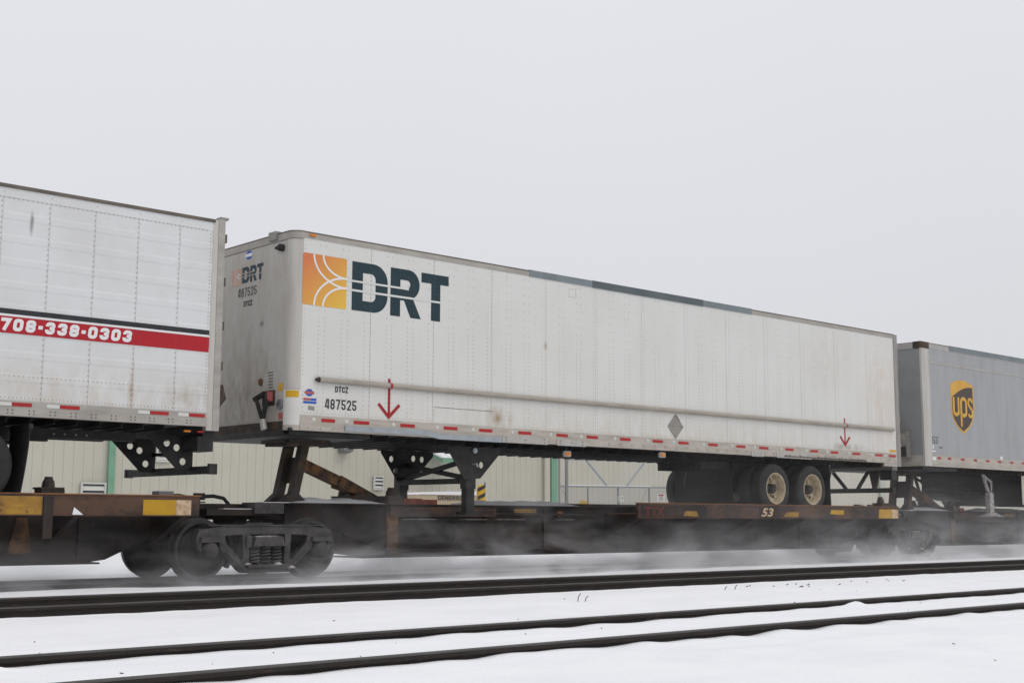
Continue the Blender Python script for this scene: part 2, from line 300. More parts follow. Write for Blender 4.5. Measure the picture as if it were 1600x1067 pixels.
def glyphs(s, u0, u1, v0, v1, fn, sw=0.26, gap=0.22, shear=0.0):
    """condensed block lettering: sw = stroke width as a share of the letter width"""
    H_ = v1-v0; n = len(s); wd = sum(0.45 if c in '-1\'' else 1.0 for c in s) + gap*(n-1); lw = (abs(u1-u0)-abs(shear)*H_)/wd; sgn = 1 if u1 > u0 else -1
    t = lw*sw; mb = MB(); x = 0.0; lay = [0]
    def F(px, py): return fn(u0+sgn*(px+shear*py), v0+py)
    for c in s:
        W_ = lw*(0.45 if c in '-1\'' else 1.0); l, r_, b, tp = x+t/2, x+W_-t/2, t/2, H_-t/2; m = H_/2; q = min(0.34*W_, 0.2*H_, (H_/2-t/2)*0.48)
        def co(cx, cy, a0, a1): return arc(cx, cy, q, q, a0, a1, 4)
        TL, TR, BL, BR = co(l+q, tp-q, 180, 90), co(r_-q, tp-q, 90, 0), co(l+q, b+q, 270, 180), co(r_-q, b+q, 0, -90)
        P = []
        if c in '0O': P = [(TL+TR+BR+BL, True)]
        elif c == '8': P = [(TL+TR+co(r_-q, m+q, 0, -90)+co(l+q, m+q, 270, 180), True), (co(l+q, m-q, 180, 90)+co(r_-q, m-q, 90, 0)+BR+BL, True)]
        elif c == '3': P = [([(l, tp-q*1.3)]+TL+TR+co(r_-q, m+q, 0, -90)+[(l+W_*0.25, m)], False), ([(l+W_*0.3, m)]+co(r_-q, m-q, 90, 0)+BR+BL+[(l, b+q*1.3)], False)]
        elif c == '5': P = [([(x+W_, tp), (l, tp), (l, m+t*0.2), (l+q*0.3, m+t*0.2)]+co(r_-q, m+t*0.2-q, 90, 0)+BR+BL+[(l, b+q*1.4)], False)]
        elif c == '2': P = [([(l, tp-q*1.5)]+TL+TR+[(r_, m+q*0.4), (l+t*0.2, b), (x+W_, b)], False)]
        elif c == '7': P = [([(x, tp), (r_, tp), (l+W_*0.22, 0)], False)]
        elif c == '4': P = [([(x+W_, H_*0.24), (l, H_*0.24), (l+W_*0.35, H_)], False), ([(r_-t*0.2, 0), (r_-t*0.2, H_)], False)]
        elif c == 'D': P = [([(l, b), (l, tp)]+TR+BR, True)]
        elif c in 'CG':
            P = [(([(r_, tp-q*1.5)]+list(reversed(TR)) if c == 'C' else [(x+W_, tp)])+list(reversed(TL))+list(reversed(BL))+list(reversed(BR))+([(r_, b+q*1.5)] if c == 'C' else [(r_, m), (r_-W_*0.3, m)]), False)]
        elif c == 'T': P = [([(x, tp), (x+W_, tp)], False), ([(x+W_/2, 0), (x+W_/2, tp)], False)]
        elif c == 'Z': P = [([(x, tp), (r_, tp), (l, b), (x+W_, b)], False)]
        elif c == 'E': P = [([(x+W_, tp), (l, tp), (l, b), (x+W_, b)], False), ([(l, m), (x+W_*0.9, m)], False)]
        elif c == 'N': P = [([(l, 0), (l, H_)], False), ([(r_, 0), (r_, H_)], False), ([(l, H_), (r_, 0)], False)]
        elif c == 'R': P = [([(l, 0), (l, tp)]+TR+co(r_-q, m+q, 0, -90)+[(l, m)], False), ([(x+W_*0.5, m), (r_, 0)], False)]
        elif c == 'A': P = [([(l, 0), (l, tp-q)]+TL[1:]+TR+[(r_, 0)], False), ([(l, H_*0.38), (r_, H_*0.38)], False)]
        elif c == '-': P = [([(x, m*0.95), (x+W_, m*0.95)], False)]
        elif c == "'": P = [([(x+W_/2, H_), (x+W_/2, H_*0.78)], False)]
        for k, (pts, cl) in enumerate(P):
            o = len(mb.v); stroke(pts, t, F, mb, cl)
            if k: mb.v[o:] = [tuple(Vector(v)+LIFT*k) for v in mb.v[o:]]
        x += W_ + lw*gap
    return mb
LIFT = Vector((-0.0005, -0.0012, 0))
def arc(cx, cy, rx, ry, a0, a1, n=12):
    return [(cx+rx*math.cos(math.radians(a0+(a1-a0)*i/n)), cy+ry*math.sin(math.radians(a0+(a1-a0)*i/n))) for i in range(n+1)]
def rrect(x0, x1, y0, y1, r, n=4):
    return arc(x1-r, y1-r, r, r, 0, 90, n)+arc(x0+r, y1-r, r, r, 90, 180, n)+arc(x0+r, y0+r, r, r, 180, 270, n)+arc(x1-r, y0+r, r, r, 270, 360, n)
def rect(x0, x1, z0, z1): return [(x0, z0), (x1, z0), (x1, z1), (x0, z1)]
def rivets(pts, fn, r=0.009, h=0.006):           # fn(u, v, d): d proud
    mb = MB()
    for u, v in pts:
        mb.add([fn(u-r, v, 0), fn(u, v-r, 0), fn(u+r, v, 0), fn(u, v+r, 0), fn(u, v, h)], [(0, 1, 4), (1, 2, 4), (2, 3, 4), (3, 0, 4)])
    return mb
def frange(a, b, st):
    o = []; x = a
    while x <= b + 1e-9: o.append(x); x += st
    return o
def side(y): return lambda u, v, d=0: (u, y - d, v)
def front(x): return lambda u, v, d=0: (x - d, u, v)

# ------------------------------------------------------------------ the ground
RY = [(-0.7525, 0.7525), (-4.491, -2.986), (-10.465, -8.96)]
def snow_z(x, y):
    n1 = noise.noise((x*0.35, y*0.5, 0.3)); n2 = noise.noise((x*1.3, y*1.7, 4.1)); n3 = noise.noise((x*4.0, y*5.0, 9.0))
    if y > 2.2: base = -0.125 + min(0.16, (y-2.2)*0.022)
    elif y > -1.0: base = -0.115
    elif y > -2.7: base = -0.115 + 0.085*min(1, (-1.0-y)/0.5)*min(1, (y+2.7)/0.3)
    elif y > -4.6: base = -0.115
    elif y > -8.0: base = -0.100 + 0.035*max(0, 1-abs(y+6.3)/1.6)
    else: base = -0.074
    if y > 1.6: base += 0.07*math.exp(-((y-2.6)/0.5)**2)*(0.75+0.5*n1)      # ploughed ridge beyond the train
    dm = min(1.0, min(abs(y-yr) for pr in RY for yr in pr)/0.7); n4 = noise.noise((x*0.7+y*1.5, y*5.5, 7.7))
    z = base + (0.022*n1 + 0.010*n2 + 0.011*n4)*(0.25+0.75*dm) + 0.004*n3
    for pr in RY:
        for yr in pr:
            d = abs(y-yr)
            if d < 0.75:
                scal = noise.noise((x*0.55+yr*3, 0, 2.0))*0.5 + noise.noise((x*2.3+yr, 1.0, 5.0))*0.55
                z += (0.026 if yr < -10 else 0.016 if yr < -8 else 0.008)*math.exp(-(d/0.22)**2)*(0.35+scal*1.7)
                z = min(z, -0.028)
    # lumps over spikes on the fourth rail
    for lx in (-7.15, 2.36, 7.34):
        z += 0.055*math.exp(-((x-lx)/0.16)**2-((y+9.09)/0.06)**2)
    return z
def axis(segs):
    o = []
    for a, b, st in segs:
        n = max(1, round((b-a)/st)); o += [a+(b-a)*i/n for i in range(n)]
    o.append(segs[-1][1]); return o
gx = axis([(-900, -100, 200), (-100, -20, 10), (-20, -11, 0.3), (-11, 14, 0.085), (14, 40, 0.25), (40, 100, 3), (100, 1200, 220)])
gy = axis([(-600, -100, 100), (-100, -20, 8), (-20, -13, 0.25), (-13, -11.0, 0.09), (-11.0, -8.5, 0.035), (-8.5, -5, 0.10), (-5, -2.5, 0.04), (-2.5, 3.6, 0.08), (3.6, 16, 0.3), (16, 60, 4), (60, 1200, 180)])
gv = []; nyy = len(gy)
for x in gx:
    for y in gy: gv.append((x, y, snow_z(x, y)))
gf = [(i*nyy+j, (i+1)*nyy+j, (i+1)*nyy+j+1, i*nyy+j+1) for i in range(len(gx)-1) for j in range(nyy-1)]
gm = bpy.data.meshes.new('snow_ground'); gm.from_pydata(gv, [], gf); gm.materials.append(M_snow); gm.polygons.foreach_set('use_smooth', [True]*len(gf))
g = link('snow_ground', gm); g['kind'] = 'structure'

# rails
def rail_profile():
    h = [(-0.037, -0.038), (-0.037, -0.012), (-0.030, -0.003), (-0.015, 0.0), (0.015, 0.0), (0.030, -0.003), (0.037, -0.012), (0.037, -0.038)]
    return h + [(0.012, -0.050), (0.009, -0.10), (0.012, -0.145), (0.070, -0.160), (0.075, -0.172), (-0.075, -0.172), (-0.070, -0.160), (-0.012, -0.145), (-0.009, -0.10), (-0.012, -0.050)]
RP = rail_profile()
TL = ['railway track under the train, its rails half lost in blown snow', 'railway track directly in front of the train, two dark rails close together',
      'railway track nearest the camera, brown rails with snow banked against them']
for (ya, yb), lab in zip(RY, TL):
    t = thing('railway_track', lab, 'railway track', (0, (ya+yb)/2, -0.17), 'railway tracks in the snow')
    for yr in (ya, yb):
        mb = MB(); xs = frange(-80, 240, 8.0)
        for x in xs: mb.add([(x, yr-(ya+yb)/2+p[0], p[1]+0.17) for p in RP], [])
        n = len(RP)
        for i in range(len(xs)-1):
            for k in range(n):
                a, b = i*n+k, i*n+(k+1) % n; mb.f.append((a, b, b+n, a+n))
        me = mb.mesh('rail', M_railside, True); me.materials.append(M_railtop)
        for p in me.polygons:
            if p.normal.z > 0.6 and p.center.z > 0.15: p.material_index = 1
        ro = link('rail', me, t)
    if ya < -10:
        for lx in (-7.22, 2.30, 7.29):
            obj('rail_anchor', MB().bar((lx, yb-(ya+yb)/2-0.09, 0.07), (lx+0.05, yb-(ya+yb)/2-0.10, 0.125), 0.05, 0.03), M_bolt, t)

# twigs and grit on the snow
mb = MB()
for _ in range(80):
    x = random.uniform(-9, 20); y = random.choice([random.uniform(-8.5, -5), random.uniform(-13.5, -10.8), random.uniform(-10.2, -9.2)])
    z = snow_z(x, y); s_ = random.uniform(0.003, 0.009); a = random.uniform(0, PI)
    mb.bar((x-math.cos(a)*s_, y-math.sin(a)*s_, z+0.002), (x+math.cos(a)*s_*1.6, y+math.sin(a)*s_*1.6, z+0.006), s_, s_*0.6)
for x, y, hh in ((0.55, -6.6, 0.09), (0.65, -6.62, 0.06), (2.7, 2.1, 0.2), (3.7, -6.2, 0.05), (3.85, -6.25, 0.06)):
    z = snow_z(x, y); mb.tube([(x, y, z-0.02), (x+0.015, y, z+hh*0.6), (x+0.05, y, z+hh)], 0.005, 5)
for _ in range(16):
    x = random.uniform(4.5, 8.5); y = -5.9+random.uniform(-0.4, 0.4); z = snow_z(x, y)
    mb.bar((x, y, z), (x+random.uniform(0.02, 0.09), y+0.02, z+0.012), 0.012, 0.008)
g = obj('debris', mb, M_twig); g['kind'] = 'stuff'

# ------------------------------------------------------------------ metal building behind the train
BY = 16.0
B = thing('metal_building', 'long beige metal-clad building with green trim behind the train', 'building', (30, BY, 0))
def BX(x): return x - 30
PW = 0.275
pm = MB()
pm.add([(0.001, -0.002, -0.4), (0.02, -0.014, -0.4), (0.055, -0.014, -0.4), (0.07, -0.008, -0.4), (PW-0.001, -0.008, -0.4), (0.001, -0.002, 6.4), (0.02, -0.014, 6.4), (0.055, -0.014, 6.4), (0.07, -0.008, 6.4), (PW-0.001, -0.008, 6.4)],
       [(0, 1, 6, 5), (1, 2, 7, 6), (2, 3, 8, 7), (3, 4, 9, 8)])
pme = pm.mesh('wall_panel', M_clad)
k = 0; x = -2.0
while k < 290:
    o = link('wall_panel', pme, B, (BX(x), 0, 0)); x += PW; k += 1
XE = x
obj('wall_core', MB().box(BX(-2.0), BX(XE), 0.03, 18, -0.4, 6.38), M_clad, B)
rm = MB().prism([(-0.25, 6.4), (9.1, 7.3), (18.4, 6.4), (18.4, 6.5), (9.1, 7.42), (-0.25, 6.5)], lambda u, v, d: (d, u, v), BX(-2.3), BX(XE+0.3))
obj('roof', rm, M_galv, B)
for x0, x1 in ((5.27, 5.45), (21.68, 21.97), (42.5, 42.85), (64, 64.35)):
    obj('green_trim', MB().box(BX(x0), BX(x1), -0.12, -0.04, -0.4, 6.35), M_green if x0 < 40 else M_palegreen, B)
obj('downspout', MB().box(BX(21.36), BX(21.60), -0.13, -0.04, -0.4, 6.35), M_clad, B)
def vent(x0, x1, z0, z1, n):
    f = MB(); t_ = 0.045
    f.box(BX(x0), BX(x0+t_), -0.10, -0.04, z0, z1).box(BX(x1-t_), BX(x1), -0.10, -0.04, z0, z1).box(BX(x0+t_), BX(x1-t_), -0.10, -0.04, z0, z0+t_).box(BX(x0+t_), BX(x1-t_), -0.10, -0.04, z1-t_, z1)
    v = obj('vent', f, M_vent, B)
    obj('vent_back', MB().box(BX(x0+t_), BX(x1-t_), -0.045, -0.038, z0+t_, z1-t_), M_ventdk, v)
    hh = (z1-z0-2*t_)/n
    for i in range(n):
        zz = z0+t_+i*hh
        obj('louvre', MB().add([(BX(x0+t_), -0.095, zz+0.01), (BX(x1-t_), -0.095, zz+0.01), (BX(x1-t_), -0.055, zz+hh*0.70), (BX(x0+t_), -0.055, zz+hh*0.70)], [(0, 1, 2, 3)]), M_vent, v)
vent(4.54, 5.24, 1.15, 1.78, 3); vent(6.66, 7.10, 2.38, 2.86, 3); vent(14.03, 14.43, 1.74, 2.18, 3)
wl = obj('wall_lamp', MB().prism([(-0.34, 2.90), (-0.34, 3.03), (-0.04, 3.06), (-0.04, 2.84), (-0.12, 2.84)], lambda u, v, d: (d, u, v), BX(12.70), BX(13.05)), M_grey, B)
aw = MB().prism([(-0.9, 2.72), (-0.04, 3.02), (-0.04, 2.95), (-0.85, 2.66)], lambda u, v, d: (d, u, v), BX(16.1), BX(17.0))
aw.box(BX(16.1), BX(17.0), -0.93, -0.88, 2.62, 2.78)
a_ = obj('awning', aw, M_green, B)
obj('snow_cap', MB().prism([(-0.9, 2.74), (-0.04, 3.04), (-0.04, 3.10), (-0.9, 2.80)], lambda u, v, d: (d, u, v), BX(16.12), BX(16.98)), M_snow, a_)

# generator cabinet
G = thing('generator', 'tan standby generator cabinet with a snow cap beside the building', 'generator', (14.75, 13.0, 0.1))
def lc(mb, o): mb.v = [(x-o[0], y-o[1], z-o[2]) for x, y, z in mb.v]; return mb
go = (14.75, 13.0, 0.1)
obj('cabinet', lc(MB().box(13.45, 16.05, 13.0, 14.1, 0.28, 1.56).box(13.50, 16.0, 12.985, 13.0, 1.20, 1.222).box(14.45, 14.47, 12.985, 13.0, 0.35, 1.2), go), M_gen, G)
obj('plinth', lc(MB().box(13.3, 16.2, 12.9, 14.2, 0.0, 0.28), go), M_galv, G)
sc_ = MB().prism([(13.55, 1.563), (16.05, 1.563), (16.12, 1.60), (15.9, 1.67), (14.8, 1.665), (13.8, 1.625), (13.6, 1.59)], lambda u, v, d: (u, d, v), 12.97, 14.1)
obj('snow_cap', lc(sc_, go), M_snow, G)
obj('lettering', lc(glyphs('GENERAC', 14.24, 15.17, 1.405, 1.53, XZ(12.98), 0.24, 0.28), go), M_black_v, G)
obj('air_grille', lc(MB().box(13.6, 14.1, 12.985, 12.998, 0.5, 1.12).box(14.7, 15.5, 12.985, 12.998, 0.5, 1.12), go), M_placard, G)
# striped bollard
bo = (15.72, 12.2, 0.0)
Bo = thing('bollard', 'yellow and black striped bollard in front of the generator', 'bollard', bo)
obj('post', lc(MB().lathe([(-0.05, 0.13), (1.72, 0.13), (1.82, 0.10), (1.87, 0.03)], (15.25, 12.2, 0), 20, 'z'), bo), M_yellow, Bo, smooth=True)
for i in range(7):
    z0 = 0.2+i*0.24; pts = []
    mbs = MB(); n = 10
    for j in range(n+1):
        a = PI + PI*j/n; zz = z0 + 0.20*j/n
        mbs.v += [(15.25+0.134*math.cos(a)-bo[0], 0.134*math.sin(a), zz), (15.25+0.134*math.cos(a)-bo[0], 0.134*math.sin(a), zz+0.11)]
    mbs.f = [(2*j, 2*j+2, 2*j+3, 2*j+1) for j in range(n)]
    obj('stripe', mbs, M_black_v, Bo)

# chain-link fence with gate braces
fo = (20.7, 11.5, 0); FY = 11.5
F = thing('chain_link_fence', 'grey chain-link fence with leaning brace struts before the building', 'fence', fo)
for x, zt, r in ((17.80, 3.2, 0.03), (18.12, 3.2, 0.055), (19.05, 1.83, 0.03), (20.42, 1.87, 0.03), (21.9, 1.9, 0.03), (23.4, 1.93, 0.03), (24.9, 1.95, 0.03), (26.4, 1.95, 0.03)):
    obj('post', lc(MB().tube([(x, FY, -0.1), (x, FY, zt)], r, 10), fo), M_fence, F, smooth=True)
obj('top_rail', lc(MB().tube([(17.8, FY, 1.86), (27, FY, 1.94)], 0.028, 8), fo), M_fence, F, smooth=True)
obj('snow_cap', lc(MB().tube([(18.2, FY, 1.892), (22, FY, 1.925)], 0.018, 6), fo), M_snow, F)
obj('bottom_rail', lc(MB().tube([(17.8, FY, 0.12), (27, FY, 0.12)], 0.025, 8), fo), M_fence, F)
obj('brace', lc(MB().tube([(18.98, FY, 2.68), (19.90, FY, 1.92)], 0.032, 8), fo), M_galv, F, smooth=True)
obj('brace', lc(MB().tube([(21.7, FY, 2.70), (20.85, FY, 1.94)], 0.032, 8), fo), M_galv, F, smooth=True)
obj('upper_rail', lc(MB().tube([(18.12, FY, 2.69), (22.5, FY, 2.74)], 0.03, 8), fo), M_galv, F, smooth=True)
obj('truss_rod', lc(MB().tube([(17.9, FY-0.02, 1.75), (19.0, FY-0.02, 0.2)], 0.008, 5).tube([(21.8, FY-0.02, 1.85), (20.5, FY-0.02, 0.2)], 0.008, 5), fo), M_fence, F)
wm = MB(); P_ = 0.075
for sgn in (1, -1):
    x = 17.8 - 1.8
    while x < 27:
        a = (x, 0.13) if sgn > 0 else (x, 1.86); b = (x+1.73, 1.86) if sgn > 0 else (x+1.73, 0.13)
        if a[0] < 17.8: t_ = (17.8-a[0])/1.73; a = (17.8, a[1]+(b[1]-a[1])*t_)
        if b[0] > 27: t_ = (27-a[0])/(b[0]-a[0]); b = (27, a[1]+(b[1]-a[1])*t_)
        if b[0] > 17.81: wm.bar((a[0], FY+0.03+0.006*sgn, a[1]), (b[0], FY+0.03+0.006*sgn, b[1]), 0.005, 0.005, (0, 1, 0))
        x += P_*1.3
wo = obj('wire_mesh', lc(wm, fo), M_fence, F, kind='stuff')
so_ = (22.4, FY-0.06, 1.4)
SG = thing('warning_sign', 'white warning sign with red heading hung on the chain-link fence', 'sign', so_)
obj('board', MB().box(-0.17, 0.17, -0.012, 0.0, 0.05, 0.29), M_white_v, SG)
obj('heading', MB().box(-0.13, 0.13, -0.016, -0.0125, 0.22, 0.275), M_stripe_red, SG)
for zz in (0.185, 0.15, 0.115, 0.08): obj('text_line', MB().box(-0.11, 0.11, -0.0155, -0.0125, zz, zz+0.016), M_inkfade, SG)
LB = thing('meter_box', 'small white box with a dark mark fixed to a fence post', 'box', (20.45, FY-0.1, 1.42))
obj('case', MB().box(-0.09, 0.09, -0.05, 0.06, 0, 0.19), M_vent, LB); obj('window', MB().box(-0.02, 0.03, -0.055, -0.0505, 0.08, 0.14), M_inkfade, LB)
YC = thing('hydrant', 'rounded yellow cap of a hydrant showing behind the fence', 'hydrant', (20.6, 13.2, 0))
obj('barrel', MB().lathe([(0, 0.11), (1.30, 0.11)], (0, 0, 0), 16, 'z'), M_yellow, YC, smooth=True)
obj('bonnet', MB().lathe([(1.30, 0.17), (1.38, 0.17), (1.45, 0.12), (1.48, 0.03)], (0, 0, 0), 16, 'z'), M_yellow, YC, smooth=True)

# ------------------------------------------------------------------ trailers : common pieces
ZB, ZT, YN = 2.124, 5.06, -1.295
DECK = 0.99
def crossmembers(T, x0, x1, st):
    mb = MB(); mb.box(-0.025, 0.025, -1.16, 1.25, 2.115, 2.123); mb.box(-0.004, 0.004, -1.12, 1.25, 2.046, 2.115); mb.box(-0.025, 0.025, -1.10, 1.25, 2.04, 2.046)
    mb.v = [(a, b, c-DECK) for a, b, c in mb.v]; me = mb.mesh('crossmember', M_under)
    for x in frange(x0, x1, st): link('crossmember', me, T, (x, 0, 0))
def TZ(mb): mb.v = [(a, b, c-DECK) for a, b, c in mb.v]; return mb
def make_tyre(name, ri=0.30, ro=0.50, wd=0.27):
    h = wd/2
    mb = MB().lathe([(-h+0.02, ri), (-h, ri+0.03), (-h-0.004, ri+0.10), (-h+0.012, ro-0.05), (-h+0.035, ro-0.012), (-h+0.06, ro), (h-0.06, ro), (h-0.035, ro-0.012), (h-0.012, ro-0.05), (h, ri+0.10), (h, ri+0.03), (h-0.02, ri), (-h+0.02, ri)], (0, 0, 0), 48, 'y', True)
    for yy in (-0.06, 0.0, 0.06):
        mb.lathe([(yy-0.006, ro+0.001), (yy+0.006, ro+0.001)], (0, 0, 0), 48, 'y', True)
    return mb.mesh(name, M_rubber, True)
TYRE = make_tyre('tyre')
def make_rim():
    mb = MB().lathe([(-0.135, 0.318), (-0.14, 0.312), (-0.135, 0.295), (-0.10, 0.285), (-0.04, 0.262), (0.02, 0.255), (0.035, 0.235), (0.042, 0.13), (0.03, 0.11), (0.03, 0.0)], (0, 0, 0), 40, 'y', True)
    return mb.mesh('rim', M_rim, True)
RIM = make_rim()
def make_hub():
    mb = MB().lathe([(0.04, 0.11), (-0.03, 0.105), (-0.06, 0.085), (-0.12, 0.08), (-0.14, 0.06), (-0.14, 0.0)], (0, 0, 0), 20, 'y', True)
    for i in range(10):
        a = 2*PI*i/10; mb.lathe([(0.04, 0.016), (-0.005, 0.016), (-0.005, 0.0)], (0.145*math.cos(a), 0, 0.145*math.sin(a)), 6, 'y', True)
    return mb.mesh('hub', M_black, True)
HUB = make_hub()
def make_slot():
    mb = MB()
    for i in range(5):
        a = 2*PI*i/5+0.3; mb.lathe([(0.026, 0.032), (0.030, 0.032)], (0.195*math.cos(a), 0, 0.195*math.sin(a)), 10, 'y')
    return mb.mesh('hand_holes', M_black)
HOLE = make_slot()
def dual(T, x, near):
    """outer + inner wheel on one side of an axle"""
    sg = -1 if near else 1
    for yy, face in ((1.135, True), (0.80, False)):
        wl_ = bpy.data.objects.new('wheel', TYRE); COL.objects.link(wl_); wl_.parent = T; wl_.location = (x, sg*yy, 1.49-DECK)
        if sg > 0: wl_.rotation_euler = (0, 0, PI)
        wl_.name = 'wheel'
        link('rim', RIM, wl_)
        if face: link('hub', HUB, wl_, (0, 0.03, 0)); link('hand_holes', HOLE, wl_)
def bogie(T, xa, xb, z_off=0):
    for x in (xa, xb):
        dual(T, x, True); dual(T, x, False)
        obj('axle', MB().tube([(x, -1.0, 0.5), (x, 1.0, 0.5)], 0.065, 12), M_black, T, smooth=True)
        for y in (-0.5, 0.5):
            obj('air_spring', MB().lathe([(0.60, 0.13), (0.68, 0.15), (0.84, 0.15), (0.92, 0.12), (1.0, 0.12)], (x+0.32, y, 0), 16, 'z'), M_rubber, T, smooth=True)
            obj('suspension_arm', MB().bar((x-0.52, y, 0.66), (x+0.36, y, 0.50), 0.09, 0.12), M_black, T)
            obj('hanger', MB().prism([(x-0.66, 1.03), (x-0.36, 1.03), (x-0.44, 0.56), (x-0.58, 0.56)], lambda u, v, d: (u, d, v), y-0.06, y+0.06), M_black, T)
    for y in (-0.52, 0.52):
        obj('slider_rail', MB().box(xa-1.5, xb+1.2, y-0.05, y+0.05, 0.86, 1.03), M_black, T)
    obj('cross_tube', MB().box(xa-0.62, xa-0.54, -0.52, 0.52, 0.66, 0.86), M_black, T)
    obj('cross_tube', MB().box(xb+0.5, xb+0.58, -0.52, 0.52, 0.70, 0.86), M_black, T)
    obj('air_tank', MB().tube([(xa+0.62, -0.45, 0.70), (xa+0.62, 0.45, 0.70)], 0.11, 12), M_black, T, smooth=True)
def mudflaps(T, x, bend=0.03):
    for y0, y1 in ((-1.28, -0.66), (0.66, 1.28)):
        fl = []; nf = 8
        for i in range(nf+1): fl.append((x+bend*((nf-i)/nf)**1.6, 0.12+0.86*i/nf))
        obj('mudflap', MB().prism(fl+[(a+0.012, b) for a, b in reversed(fl)], lambda u, v, d: (u, d, v), y0, y1), M_rubber, T)
        obj('flap_bracket', MB().box(x-0.01, x+0.04, y0, y1, 0.96, 1.03), M_black, T)

# ------------------------------------------------------------------ the DRT trailer
T = thing('box_trailer', 'white box trailer with orange square logo and three big dark letters, between the other two', 'trailer', (0, 0, DECK), 'trailers carried on the train')
LEN = 16.154
seams = [0.17] + [1.40+1.2245*k for k in range(12)] + [15.99]
for a, b in zip(seams[:-1], seams[1:]):
    obj('side_panel', TZ(MB().box(a+0.002, b-0.003, YN, YN+0.012, 2.35, 4.972)), M_white, T)
obj('wall_core', TZ(MB().box(0.17, 15.99, YN+0.0125, YN+0.03, 2.35, 4.972)), M_white, T)
obj('far_side_wall', TZ(MB().box(0.17, 15.99, 1.265, 1.295, 2.13, 4.972)), M_white, T)
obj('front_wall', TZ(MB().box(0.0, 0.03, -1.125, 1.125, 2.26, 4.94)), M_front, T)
obj('roof', TZ(MB().box(0.05, 16.1, -1.27, 1.27, 5.02, 5.045)), M_galv, T)
obj('floor', TZ(MB().box(0.02, 16.05, -1.27, 1.27, 2.124, 2.16)), M_under, T)
obj('rear_door', TZ(MB().box(16.10, 16.13, -1.22, 0.0, 2.2, 4.95)), M_white, T)
obj('rear_door', TZ(MB().box(16.10, 16.13, 0.004, 1.22, 2.2, 4.95)), M_white, T)
# top rails
def tr(x0, x1, m, name='top_rail', dy=0.010, z0=4.968, z1=5.045, lab=None):
    return obj(name, TZ(MB().box(x0, x1, YN-dy, YN+0.03, z0, z1)), m, T, label=lab)
tr(0.17, 4.69, M_rail_al); tr(10.80, 15.99, M_rail_al)
tr(4.69, 6.22, M_steel_lt, 'rail_patch', 0.016, 4.962, 5.075, 'pale blue-grey steel patch on the roof rail'); tr(6.22, 9.28, M_steel_dk, 'rail_patch', 0.020, 4.955, 5.08, 'dark blue-grey steel patch on the roof rail')
tr(9.28, 10.80, M_steel_lt, 'rail_patch', 0.016, 4.962, 5.075, 'pale blue-grey steel patch on the roof rail')
obj('roof_edge', TZ(MB().box(0.17, 4.688, YN-0.014, YN+0.05, 5.046, 5.064)), M_roofedge, T)
obj('roof_edge', TZ(MB().box(10.802, 16.0, YN-0.014, YN+0.05, 5.046, 5.064)), M_roofedge, T)
obj('far_top_rail', TZ(MB().box(0.17, 15.99, 1.265, 1.305, 4.972, 5.06)), M_rail_al, T)
# rounded front corner posts
def corner(sy, name, m, z0, z1, r=0.17, g=0.0, base=(0, 1.295)):
    pts = arc(base[0]+r, sy*(base[1]-r), r+g, r+g, 180, 180+sy*-90, 10); inn = arc(base[0]+r, sy*(base[1]-r), r-0.03, r-0.03, 180+sy*-90, 180, 10)
    return TZ(MB().prism(pts+inn, lambda u, v, d: (u, v, d), z0, z1))
obj('corner_post', corner(-1, '', M_post, 2.72, 4.945), M_post, T, smooth=True)
obj('corner_post', corner(-1, '', M_post, 2.20, 2.715, g=0.004), M_white, T, smooth=True)
obj('corner_post', corner(1, '', M_post, 2.20, 4.945), M_post, T, smooth=True)
obj('corner_cap', corner(-1, '', M_rail_al, 4.95, 5.05, g=0.012), M_rail_al, T, smooth=True)
obj('corner_cap', corner(1, '', M_rail_al, 4.95, 5.05, g=0.012), M_rail_al, T, smooth=True)
obj('roof_edge', corner(-1, '', M_roofedge, 5.051, 5.066, g=0.016), M_roofedge, T)
obj('front_top_rail', TZ(MB().box(-0.012, 0.04, -1.125, 1.125, 4.945, 5.05)), M_rail_al, T)
obj('roof_edge', TZ(MB().box(-0.016, 0.06, -1.125, 1.125, 5.051, 5.066)), M_roofedge, T)
obj('roof_bracket', TZ(MB().box(-0.05, 0.05, -0.86, -0.66, 4.97, 5.10)), M_postdk, T)
obj('front_bottom_rail', TZ(MB().box(-0.012, 0.03, -1.125, 1.125, 2.14, 2.26)), M_hitch, T)
obj('corner_shoe', corner(-1, '', M_rail_al2, 2.124, 2.20, g=0.006), M_rail_al2, T, smooth=True)
# bottom rail with a stepped lip
br = MB().prism([(YN-0.010, 2.124), (YN+0.04, 2.124), (YN+0.04, 2.35), (YN-0.008, 2.352), (YN-0.008, 2.248), (YN-0.016, 2.24), (YN-0.016, 2.13)], lambda u, v, d: (d, u, v), 0.172, 15.985)
obj('bottom_rail', TZ(br), M_rail_al2, T)
obj('far_bottom_rail', TZ(MB().box(0.17, 15.99, 1.255, 1.303, 2.06, 2.352)), M_rail_al2, T)
fs = side(YN-0.0005)
pts = []
for k in range(38):
    xa = 0.46+0.413*k; seam = (k % 3 == 2)
    if xa > 15.9: break
    lo_ = frange(2.42, 3.85, 0.066); up = frange(3.92, 4.93, 0.138)
    for z in lo_+up: pts.append((xa, z))
    for z in (frange(2.42, 4.93, 0.066) if seam else lo_+up): pts.append((xa+0.105, z))
pts += [(x, 2.385) for x in frange(0.25, 15.9, 0.055)]
pts += [(0.205, z) for z in frange(2.4, 4.9, 0.06)]+[(15.93, z) for z in frange(2.4, 4.9, 0.06)]
pts = [p for p in pts if not (0.16 < p[0] < 0.96 and 3.96 < p[1] < 4.76) and not (2.82 < p[1] < 2.93)]
obj('rivet', TZ(rivets(pts, fs)), M_rivet, T, kind='stuff')
